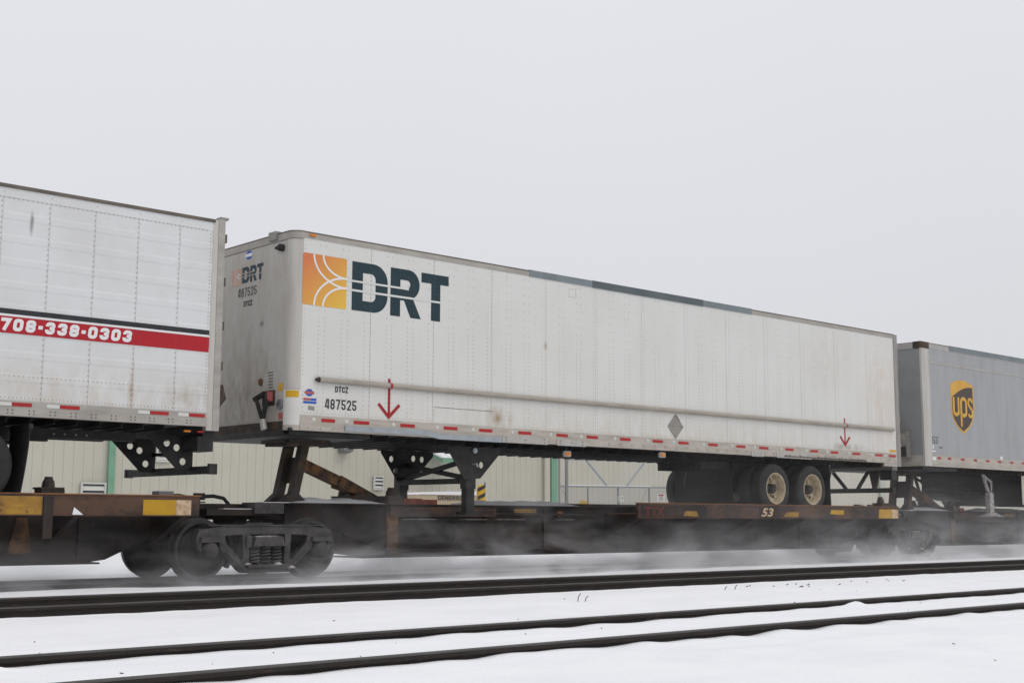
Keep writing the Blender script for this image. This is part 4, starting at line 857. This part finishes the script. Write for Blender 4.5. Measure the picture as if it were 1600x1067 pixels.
# shield
def sh(g):   # outline inset by g
    b_ = [(18.45+g, 4.11-g*0.9)] + [(18.45+g+(1.07-2*g)*i/10, 4.11-g*0.9+0.115*math.sin(PI*i/10)) for i in range(1, 10)] + [(19.52-g, 4.11-g*0.9)]
    return b_ + [(19.52-g, 3.55), (19.50-g, 3.38), (19.43-g, 3.24), (19.27-g*0.8, 3.08+g*0.3), (18.985, 2.93+g*1.35), (18.70+g*0.8, 3.08+g*0.3), (18.54+g, 3.24), (18.47+g, 3.38), (18.45+g, 3.55)]
SHD = obj('shield', TU(MB().flat([sh(0)], XZ(YN-0.003))), M_gold, T)
inner = [(18.50, 3.55), (18.50, 3.80)] + [(18.50+0.97*t, 3.80+0.27*math.sin(t*PI*0.55)/math.sin(PI*0.5) ) for t in (0.12, 0.25, 0.4, 0.55, 0.7, 0.85)] + [(19.475, 4.065)]
inner += [(19.475, 3.55), (19.455, 3.39), (19.39, 3.26), (19.24, 3.12), (18.985, 2.99), (18.73, 3.12), (18.58, 3.26), (18.515, 3.39)]
obj('shield_field', TU(MB().flat([inner], XZ(YN-0.005))), M_brownp, SHD)
wU = 0.085; lt = MB(); fz = XZ(YN-0.0075)
stroke([(18.565, 3.80), (18.565, 3.47)] + arc(18.675, 3.47, 0.11, 0.09, 180, 360, 10) + [(18.785, 3.80)], wU, fz, lt)
stroke([(18.785, 3.80), (18.785, 3.38)], wU*0.9, XZ(YN-0.009), lt)
obj('shield_letter', TU(lt), M_gold, SHD); lt = MB()
stroke([(18.905, 3.10), (18.905, 3.66)] + arc(19.025, 3.68, 0.12, 0.10, 180, 0, 10) + [(19.145, 3.48)] + arc(19.025, 3.46, 0.12, 0.09, 0, -140, 8), wU, fz, lt)
obj('shield_letter', TU(lt), M_gold, SHD); lt = MB()
stroke([(19.435, 3.70)] + arc(19.34, 3.70, 0.09, 0.085, 20, 180, 10) + [(19.26, 3.66), (19.30, 3.61), (19.40, 3.54), (19.435, 3.48)] + arc(19.345, 3.44, 0.09, 0.08, 10, -170, 10), wU*0.85, fz, lt)
obj('shield_letter', TU(lt), M_gold, SHD)
nb = obj('nose_box', TU(MB().box(XU-0.18, XU-0.011, -0.95, -0.15, 2.30, 2.92)), M_placard, T)
obj('nose_box_lid', TU(MB().box(XU-0.20, XU-0.181, -0.92, -0.20, 2.62, 2.86)), M_rail_al, nb)
obj('nose_box_opening', TU(MB().box(XU-0.195, XU-0.181, -0.92, -0.20, 2.33, 2.56)), M_black, nb)
me = MB().box(-0.03, 0.03, -1.25, 1.25, 2.0, 2.008).box(-0.004, 0.004, -1.25, 1.25, 2.008, 2.109); me.v = [(a, b, c-DECK) for a, b, c in me.v]; me = me.mesh('crossmember', M_under)
for x in frange(1.8, 15.8, 0.305): link('crossmember', me, T, (x, 0, 0))
obj('coupler_plate', TU(MB().box(XU+0.05, XU+1.6, -1.2, 1.2, 2.03, 2.108)), M_under, T)
xg = 20.75
for sg in (-1, 1):
    y = sg*0.95; m_ = M_frost if sg < 0 else M_black
    lg = obj('landing_leg', TU(MB().box(xg-0.10, xg+0.10, y-0.06, y+0.06, 1.0, 1.55)), m_, T)
    obj('leg_strut', TU(MB().bar((xg-0.30, y, 2.02), (xg-0.02, y, 1.48), 0.05, 0.07).bar((xg+0.14, y, 1.80), (xg-0.28, y, 1.98), 0.04, 0.05).bar((xg+0.12, y, 1.82), (xg+0.05, y, 1.5), 0.04, 0.05)), m_, lg)
    obj('foot', TU(MB().lathe([(0.955, 0.30), (0.97, 0.33), (1.0, 0.22), (1.06, 0.12)], (xg+0.03, y, 0), 16, 'z')), m_, lg)
obj('leg_brace', TU(MB().bar((xg, 0.9, 1.5), (xg, -0.9, 1.52), 0.05, 0.08)), M_black, T)
obj('leg_brace', TU(MB().bar((xg-0.1, 0.9, 1.9), (xg+0.05, -0.9, 1.55), 0.05, 0.06)), M_black, T)
obj('side_skirt', TU(MB().prism(rrect(22.02, 29.5, 1.26, 2.10, 0.06), XZ(-1.17), 0, 0.01)), M_skirt, T)
obj('side_skirt', TU(MB().prism([(22.02, 2.10), (22.15, 1.35), (22.28, 1.25), (29.5, 1.25), (29.5, 2.10)], XZ(1.17), 0, 0.01)), M_black, T)  # far skirt, shade on its inner face put into the colour as black
tk = MB().prism([(20.4, 2.0), (20.45, 1.75)]+[(20.45+0.95+0.95*math.cos(math.radians(a)), 1.72+0.36*math.sin(math.radians(a))) for a in range(195, 350, 15)]+[(22.35, 1.75), (22.35, 2.0)], lambda u, v, d: (u, d, v), 0.05, 0.75)
obj('fuel_tank', TU(tk), M_under, T)
bogie(T, 12.0, 13.25)

# ------------------------------------------------------------------ spine railcars
def ybox(mb, x0, x1, y, h, z0, z1): return mb.box(x0, x1, y-h, y+h, z0, z1)
def make_car(X0, label, deco):
    C_ = thing('spine_railcar', label, 'railcar', (X0, 0, 0.25), 'railcar platforms of the train')
    def O(name, mb, m, par=None, **k):
        mb.v = [(a, b, c-0.25) for a, b, c in mb.v]; return obj(name, mb, m, par or C_, **k)
    sill = [(0.55, 1.075), (16.35, 1.075), (16.35, 0.66), (15.75, 0.60), (15.35, 0.41), (15.1, 0.30), (14.85, 0.268), (2.25, 0.268), (1.95, 0.30), (1.6, 0.36), (1.25, 0.55), (0.55, 0.66)]
    O('center_sill', MB().prism(sill, lambda u, v, d: (u, d, v), -0.36, 0.36), M_car)
    O('sill_flange', MB().box(1.95, 15.0, -0.42, 0.42, 0.245, 0.266), M_car)
    O('deck_flange', MB().box(0.5, 16.5, -0.52, 0.52, 1.077, 1.095), M_car)
    for x in (2.55, 4.6, 6.0, 7.9, 9.8, 11.7, 13.6, 14.8):
        O('stiffener', MB().box(x-0.11, x+0.11, -0.40, -0.3605, 0.30, 1.07), M_rust if x < 3 else M_car)
    O('ledge', MB().box(2.7, 7.3, -0.46, -0.3605, 0.835, 0.85), M_car)
    for a, b in ((2.72, 3.4), (3.95, 4.5), (4.75, 5.4), (6.2, 6.6)): O('snow_line', MB().box(a, b, -0.455, -0.37, 0.8505, 0.857), M_frost)
    O('conduit', MB().tube([(2.7, -0.42, 0.95), (5.5, -0.42, 0.95), (7.2, -0.42, 0.93)], 0.018, 8), M_car, smooth=True)
    O('brake_rod', MB().tube([(1.6, -0.40, 0.62), (2.4, -0.48, 0.36), (7.0, -0.48, 0.33)], 0.022, 8), M_car, smooth=True)
    O('air_reservoir', MB().tube([(3.6, -0.56, 0.62), (4.7, -0.56, 0.62)], 0.17, 14), M_car, smooth=True)
    O('side_plate', MB().box(2.45, 4.7, -0.47, -0.4205, 0.90, 1.06), M_plat)
    O('yellow_panel', MB().box(5.2, 5.72, -0.386, -0.3605, 0.93, 1.04), M_reflYd)
    O('bracket', MB().box(6.22, 6.34, -0.42, -0.3605, 0.96, 1.0).box(6.26, 6.30, -0.40, -0.3605, 0.90, 0.96), M_lip)
    # wheel platforms, near and far
    for sg in (-1, 1):
        y0, y1 = (-1.30, -0.525) if sg < 0 else (0.525, 1.30)
        pf = O('wheel_platform', MB().box(7.38, 15.98, y0+0.02, y1-0.02, 0.955, 0.985), M_plat)
        ye = y0 if sg < 0 else y1
        O('platform_edge', MB().box(7.38, 15.98, min(ye, ye-sg*0.05), max(ye, ye-sg*0.05), 0.90, 1.150), M_plat, pf)
        O('edge_lip', MB().box(7.36, 16.0, min(ye+sg*0.012, ye-sg*0.06), max(ye+sg*0.012, ye-sg*0.06), 1.1505, 1.166), M_lip, pf)
        O('edge_foot', MB().box(7.38, 15.98, min(ye+sg*0.012, ye-sg*0.08), max(ye+sg*0.012, ye-sg*0.08), 0.885, 0.899), M_plat, pf)
        for x in (7.5, 9.2, 10.9, 12.6, 14.3, 15.8):
            O('crossbearer', MB().prism([(0.37, 0.50), (0.37, 0.95), (1.24, 0.95), (1.24, 0.89)], lambda u, v, d: (d, sg*u, v), x-0.04, x+0.04), M_car, pf)
    # hitch stand
    h = O('hitch_stand', MB().box(0.58, 1.30, -0.42, 0.42, 2.005, 2.06).prism([(0.50, 2.045), (0.58, 2.005), (0.58, 1.96), (1.32, 1.98), (1.40, 2.05)], lambda u, v, d: (u, d, v), -0.30, 0.30), M_hitch)
    for y in (-0.21, 0.21):
        O('hitch_leg', MB().bar((0.76, y, 1.10), (0.96, y, 2.0), 0.14, 0.13, (1, 0, 0)), M_hitch, h)
        O('leg_base', MB().prism([(0.55, 1.096), (1.0, 1.096), (0.84, 1.24), (0.72, 1.24)], lambda u, v, d: (u, d, v), y-0.08, y+0.08), M_hitch, h)
    O('hitch_web', MB().prism([(0.86, 1.42), (0.92, 1.40), (1.0, 1.78), (0.93, 1.80)], lambda u, v, d: (u, d, v), -0.22, 0.22), M_hitch, h)
    O('hitch_strut', MB().bar((1.0, 0, 1.72), (1.78, 0, 1.43), 0.16, 0.16).bar((1.72, 0, 1.44), (2.55, 0, 1.15), 0.22, 0.20, w2=0.16, h2=0.08), M_rust, h)
    O('strut_base', MB().prism([(1.85, 1.096), (2.62, 1.096), (2.5, 1.17), (2.1, 1.26), (1.95, 1.22)], lambda u, v, d: (u, d, v), -0.2, 0.2), M_hitch, h)
    O('orange_bar', MB().box(2.62, 3.42, -0.06, 0.02, 1.10, 1.195).box(3.42, 3.75, -0.04, 0.0, 1.10, 1.18), M_orange)
    for x, y in ((2.52, -0.40), (2.20, 0.47), (14.06, -0.90) if deco == 'left' else (15.88, -0.92)):
        pz = 1.12 if abs(y) > 0.5 else 1.0955
        p_ = O('container_pedestal', MB().box(x-0.15, x+0.15, y-0.12, y+0.12, pz, pz+0.10).box(x-0.17, x+0.14, y-0.13, y+0.13, pz+0.10, pz+0.125), M_hitch)
        O('lock_cone', MB().lathe([(pz+0.125, 0.085), (pz+0.20, 0.075), (pz+0.23, 0.055), (pz+0.26, 0.05)], (x-0.02, y, 0), 10, 'z'), M_hitch, p_)
    # snow lying on the deck
    def heap(x0, x1, y0, y1, hh, z, nx=26, ny=8, sd=0):
        mb = MB()
        for i in range(nx+1):
            for j in range(ny+1):
                u, v = i/nx, j/ny
                e_ = min(1, 5*u, 5*(1-u))*min(1, 3*v, 3*(1-v))
                mb.v.append((x0+(x1-x0)*u, y0+(y1-y0)*v, z+hh*e_*(0.55+0.6*noise.noise((x0+u*(x1-x0)*2.2, v*2+sd, 3.0+sd)))-0.002))
        mb.f = [(i*(ny+1)+j, (i+1)*(ny+1)+j, (i+1)*(ny+1)+j+1, i*(ny+1)+j+1) for i in range(nx) for j in range(ny)]
        return mb
    O('snow_patch', heap(0.62, 2.45, -0.50, 0.45, 0.13, 1.096, sd=1), M_snow, smooth=True)
    O('snow_patch', heap(4.2, 7.3, -0.2, 0.52, 0.15, 1.096, sd=5), M_snow, smooth=True)
    O('snow_patch', heap(15.3, 16.4, -0.5, 0.5, 0.10, 1.096, sd=9), M_snow, smooth=True)
    # articulated end beam carried by the bogie
    O('end_beam', MB().box(-1.25, 0.55, -0.30, 0.30, 0.84, 1.07).box(-0.9, 0.3, -0.62, 0.62, 0.90, 0.99), M_car)
    O('end_casting', MB().box(-0.15, 0.35, -0.66, -0.3005, 0.93, 1.09).box(0.36, 0.50, -0.40, -0.3005, 0.93, 1.07), M_truck)
    O('snow_line', MB().box(-0.62, -0.16, -0.60, -0.45, 0.991, 1.0).box(0.0, 0.45, -0.65, -0.45, 1.091, 1.098), M_snow)
    for xx in (-1.0, -0.45):
        O('air_hose', MB().tube([(xx-0.30, -0.2, 1.17), (xx-0.12, -0.2, 1.18), (xx+0.05, -0.2, 1.15), (xx+0.16, -0.2, 1.04)], 0.028, 8).box(xx-0.42, xx-0.28, -0.25, -0.15, 1.12, 1.22).box(xx-0.40, xx-0.34, -0.22, -0.18, 1.06, 1.12), M_rubber, smooth=True)
    return C_, O
C0, O = make_car(0.0, 'railcar under the trailer with the orange logo, marked 53 on its rusty edge', 'mid')
yp = -1.3025
O('car_mark', text_mb('TTX', 7.55, 8.10, 0.915, 1.09, XZ(yp), 0.04), mat('faded_red_paint', (0.17, 0.035, 0.024), 0.8, col2=(0.06, 0.03, 0.024), nscale=9, amt=0.9))
O('dark_panel', MB().flat([rect(7.45, 9.3, 0.905, 1.12)], XZ(-1.3012)), M_car); O('dark_panel', MB().flat([rect(10.9, 11.62, 0.905, 1.115)], XZ(-1.3012)), M_car)
O('car_number', text_mb('53', 10.98, 11.38, 0.925, 1.095, XZ(yp), 0.03, 0.25), M_cream)
for pl in ([(8.67, 1.02), (8.62, 0.93), (9.05, 0.92), (9.0, 1.02)], [(11.82, 1.02), (11.72, 0.93), (12.22, 0.92), (12.22, 1.02)], [(13.37, 1.075), (13.33, 0.985), (13.83, 0.975), (13.83, 1.07)], [(15.20, 1.10), (15.16, 0.905), (15.70, 0.905), (15.70, 1.10)]):
    O('yellow_panel', MB().flat([pl], XZ(yp)), M_reflY if pl[0][0] > 12 else M_reflYd)
O('cream_panel', MB().flat([rect(15.702, 15.95, 0.905, 1.10)], XZ(yp)), M_cream)
CL, O = make_car(-17.37, 'left railcar with a bright yellow square on its brown platform edge', 'left')
P0 = 17.37
O('yellow_panel', MB().flat([rect(-2.21+P0, -1.735+P0, 0.892, 1.10)], XZ(-1.3025)), M_reflY)
O('cream_panel', MB().flat([rect(-1.733+P0, -1.515+P0, 0.892, 1.10)], XZ(-1.3025)), M_cream)
O('yellow_paint', MB().flat([rect(-8+P0, -3.56+P0, 0.895, 1.125)], XZ(-1.3012)), M_platy)
O('yellow_panel', MB().flat([rect(-7+P0, -3.66+P0, 0.91, 1.015)], XZ(-1.304)), M_platy)
O('edge_post', MB().box(-3.55+P0, -3.43+P0, -1.33, -1.3005, 0.6, 1.12), M_car)
O('rust_streak', MB().flat([[(-3.62+P0, 0.40), (-3.30+P0, 0.40), (-3.38+P0, 0.86), (-3.52+P0, 0.86)]], XZ(-0.403)), M_rust)
O('edge_gap', MB().flat([[(-3.17+P0, 0.895), (-3.02+P0, 0.895), (-3.15+P0, 0.995)]], XZ(-1.304)), M_snow)
O('small_bracket', MB().box(-1.84+P0, -1.62+P0, -1.0, -0.8, 0.985, 1.222), M_grey)
CR, O = make_car(17.37, 'railcar under the grey trailer with the shield emblem, half hidden in blown snow', 'mid')

# ------------------------------------------------------------------ bogies
def wheel_mesh():
    p = [(-0.07, 0.0), (-0.07, 0.10), (-0.02, 0.13), (0.005, 0.17), (0.01, 0.30), (-0.03, 0.345), (-0.068, 0.365), (-0.070, 0.41), (-0.055, 0.418), (0.045, 0.423), (0.06, 0.435), (0.072, 0.447), (0.082, 0.44), (0.082, 0.36), (0.05, 0.34), (0.05, 0.12), (0.06, 0.1), (0.06, 0.0)]
    return MB().lathe(p, (0, 0, 0), 48, 'y', True).mesh('wheel', M_wheel, True)
WH = wheel_mesh()
def make_truck(xc, label):
    K = thing('bogie', label, 'bogie', (xc, 0, 0), 'bogies of the train')
    for dx in (-0.905, 0.905):
        for sg in (-1, 1):
            w_ = link('wheel', WH, K, (dx, sg*0.755, 0.423))
            if sg > 0: w_.rotation_euler = (0, 0, PI)
        obj('axle', MB().tube([(dx, -1.06, 0.42), (dx, 1.06, 0.42)], 0.075, 14), M_wheel, K, smooth=True)
        for sg in (-1, 1):
            obj('bearing', MB().lathe([(-0.12, 0.0), (-0.12, 0.07), (-0.10, 0.10), (-0.03, 0.135), (0.08, 0.135)], (dx, sg*1.03, 0.42), 20, 'y').box(dx-0.17, dx+0.17, sg*1.03-0.10, sg*1.03+0.09, 0.53, 0.60), M_truck, K, smooth=True)
    # cast side frame
    outer = [(-1.12, 0.60), (-1.08, 0.70), (-0.70, 0.755), (0.70, 0.755), (1.08, 0.70), (1.12, 0.60), (1.10, 0.46), (1.04, 0.40), (1.03, 0.56), (0.78, 0.58), (0.76, 0.44), (0.62, 0.34), (0.42, 0.14), (0.36, 0.10), (-0.36, 0.10), (-0.42, 0.14), (-0.62, 0.34), (-0.76, 0.44), (-0.78, 0.58), (-1.03, 0.56), (-1.04, 0.40), (-1.10, 0.46)]
    tri = [(-0.68, 0.62), (-0.40, 0.635), (-0.38, 0.30), (-0.42, 0.28), (-0.66, 0.52)]
    ctr = [(-0.29, 0.64), (0.29, 0.64), (0.29, 0.17), (-0.29, 0.17)]
    for sg in (-1, 1):
        fr = obj('side_frame', MB().prism([outer, tri, [(-a, b) for a, b in reversed(tri)], ctr], lambda u, v, d: (u, sg*0.99+d, v), -0.075, 0.075), M_truck, K)
        obj('frame_rib', MB().box(-0.95, 0.95, sg*0.99-0.10, sg*0.99+0.10, 0.757, 0.772).bar((-0.66, sg*1.0, 0.40), (-0.34, sg*1.0, 0.12), 0.19, 0.025).bar((0.66, sg*1.0, 0.40), (0.34, sg*1.0, 0.12), 0.19, 0.025), M_truck, fr)
        obj('spring_seat', MB().box(-0.33, 0.33, sg*0.99-0.13, sg*0.99+0.13, 0.175, 0.215), M_truck, fr)
        for sx in (-0.18, 0.0, 0.18):
            pts = [(sx+0.068*math.cos(t*0.7), sg*1.02+0.068*math.sin(t*0.7), 0.225+0.235*t/45) for t in range(46)]
            obj('coil_spring', MB().tube(pts, 0.017, 6), M_truck, fr, smooth=True)
        for q_ in ((-0.30, 0.05, 0.218), (0.16, 0.12, 0.218), (0.40, 0.09, 0.165)):
            obj('snow_clump', MB().lathe([(-0.01, 0.07), (0.012, 0.055), (0.028, 0.02)], (q_[0], sg*(0.99+q_[1]), q_[2]), 8, 'z'), M_frost, fr, smooth=True)
        obj('snow_line', MB().box(-0.24, 0.10, sg*1.125-0.02, sg*1.125+0.02, 0.601, 0.612), M_frost, fr)
        obj('bolster_end', MB().prism([(-0.26, 0.47), (0.26, 0.47), (0.22, 0.60), (0.10, 0.63), (-0.10, 0.63), (-0.22, 0.60)], lambda u, v, d: (u, sg*0.99+d, v), -0.15, 0.15), M_truck, K)
        obj('wedge', MB().box(-0.35, -0.27, sg*0.99-0.12, sg*0.99+0.12, 0.46, 0.62).box(0.27, 0.35, sg*0.99-0.12, sg*0.99+0.12, 0.46, 0.62), M_truck, K)
    obj('bolster', MB().box(-0.22, 0.22, -0.84, 0.84, 0.48, 0.80), M_truck, K)
    obj('center_plate', MB().lathe([(0.80, 0.25), (0.845, 0.25)], (0, 0, 0), 20, 'z'), M_truck, K)
    for dx in (-0.42, 0.42):
        obj('brake_beam', MB().bar((dx, -0.72, 0.36), (dx, 0.72, 0.36), 0.07, 0.10), M_truck, K)
        for sg in (-1, 1): obj('brake_shoe', MB().prism(arc(dx*2.155, 0.42, 0.46, 0.46, 150 if dx > 0 else 30, 210 if dx > 0 else -30, 6)+arc(dx*2.155, 0.42, 0.52, 0.52, 210 if dx > 0 else -30, 150 if dx > 0 else 30, 6), lambda u, v, d: (u, sg*0.755+d, v), -0.045, 0.045), M_truck, K)
    return K
K0 = make_truck(-0.17, 'bogie with coil springs and clear dark wheels, beside the bright yellow square')
K1 = copy_tree(K0); K1.location = (17.02, 0, 0); K1['label'] = 'bogie veiled in blown snow, under the joint before the grey trailer'

# ------------------------------------------------------------------ blown snow
def spray(name, x0, x1, y0, y1, z0, z1, dens, seed, lo, hi, zscale, label):
    mb = MB().box(x0, x1, y0, y1, z0, z1)
    m = bpy.data.materials.new(name); m.use_nodes = True; t = m.node_tree; t.nodes.clear()
    o_ = t.nodes.new('ShaderNodeOutputMaterial'); pv = t.nodes.new('ShaderNodeVolumePrincipled')
    pv.inputs['Color'].default_value = (0.97, 0.97, 0.98, 1); pv.inputs['Anisotropy'].default_value = 0.0
    g_ = t.nodes.new('ShaderNodeNewGeometry'); mp = t.nodes.new('ShaderNodeMapping'); mp.inputs['Scale'].default_value = (0.75, 1.0, 1.9); mp.inputs['Location'].default_value = (seed, seed*2, 0)
    nz = t.nodes.new('ShaderNodeTexNoise'); nz.inputs['Scale'].default_value = 1.0; nz.inputs['Detail'].default_value = 5; nz.inputs['Roughness'].default_value = 0.62; nz.inputs['Distortion'].default_value = 0.5
    mr = t.nodes.new('ShaderNodeMapRange'); mr.inputs[1].default_value = lo; mr.inputs[2].default_value = hi
    sp = t.nodes.new('ShaderNodeSeparateXYZ')
    def mth(op, a, b):
        n = t.nodes.new('ShaderNodeMath'); n.operation = op
        for i, q in enumerate((a, b)):
            if isinstance(q, (int, float)): n.inputs[i].default_value = q
            elif q is not None: t.links.new(q, n.inputs[i])
        return n.outputs[0]
    t.links.new(g_.outputs['Position'], mp.inputs[0]); t.links.new(mp.outputs[0], nz.inputs['Vector']); t.links.new(nz.outputs[0], mr.inputs[0])
    t.links.new(g_.outputs['Position'], sp.inputs[0])
    fall = mth('EXPONENT', mth('MULTIPLY', mth('SUBTRACT', sp.outputs[2], z0), -1.0/zscale), None)
    if name == 'snow_spray': fall = mth('ADD', fall, mth('MULTIPLY', mth('EXPONENT', mth('MULTIPLY', mth('SUBTRACT', sp.outputs[2], z0), -1.4), None), 0.14))
    def edge(axis_, a, b, wd):
        e1 = t.nodes.new('ShaderNodeMapRange'); e1.inputs[1].default_value = a; e1.inputs[2].default_value = a+wd
        e2 = t.nodes.new('ShaderNodeMapRange'); e2.inputs[1].default_value = b; e2.inputs[2].default_value = b-wd
        t.links.new(sp.outputs[axis_], e1.inputs[0]); t.links.new(sp.outputs[axis_], e2.inputs[0]); return mth('MULTIPLY', e1.outputs[0], e2.outputs[0])
    d = mth('MULTIPLY', mr.outputs[0], fall)
    if name == 'snow_spray':
        xr = t.nodes.new('ShaderNodeMapRange'); xr.inputs[1].default_value = -0.5; xr.inputs[2].default_value = 3.0; xr.inputs[3].default_value = 0.42; xr.inputs[4].default_value = 1.35
        t.links.new(sp.outputs[0], xr.inputs[0])
    if name == 'snow_spray': d = mth('ADD', d, mth('MULTIPLY', mth('EXPONENT', mth('MULTIPLY', mth('SUBTRACT', sp.outputs[2], z0), -13.0), None), 0.55))
    if name == 'snow_spray': d = mth('MULTIPLY', d, xr.outputs[0])
    d = mth('MULTIPLY', d, edge(1, y0, y1, 0.5)); d = mth('MULTIPLY', d, edge(0, x0, x1, 2.0)); d = mth('MULTIPLY', d, edge(2, z0-1, z1, 0.5))
    d = mth('MULTIPLY', d, dens)
    t.links.new(d, pv.inputs['Density']); t.links.new(pv.outputs[0], o_.inputs['Volume'])
    m.cycles.volume_step_rate = 0.35
    o = obj(name, mb, m); o['kind'] = 'stuff'; o['label'] = label
    return o
spray('snow_spray', -6.0, 34.0, -1.9, 1.5, -0.10, 1.7, 2.2, 3.0, 0.47, 0.67, 0.23, 'low cloud of snow blown up along the rails')
spray('snow_plume', 7.0, 40.0, -2.2, 2.2, 0.0, 2.9, 0.17, 11.0, 0.25, 0.75, 1.2, 'thin veil of blown snow at the right end of the train')
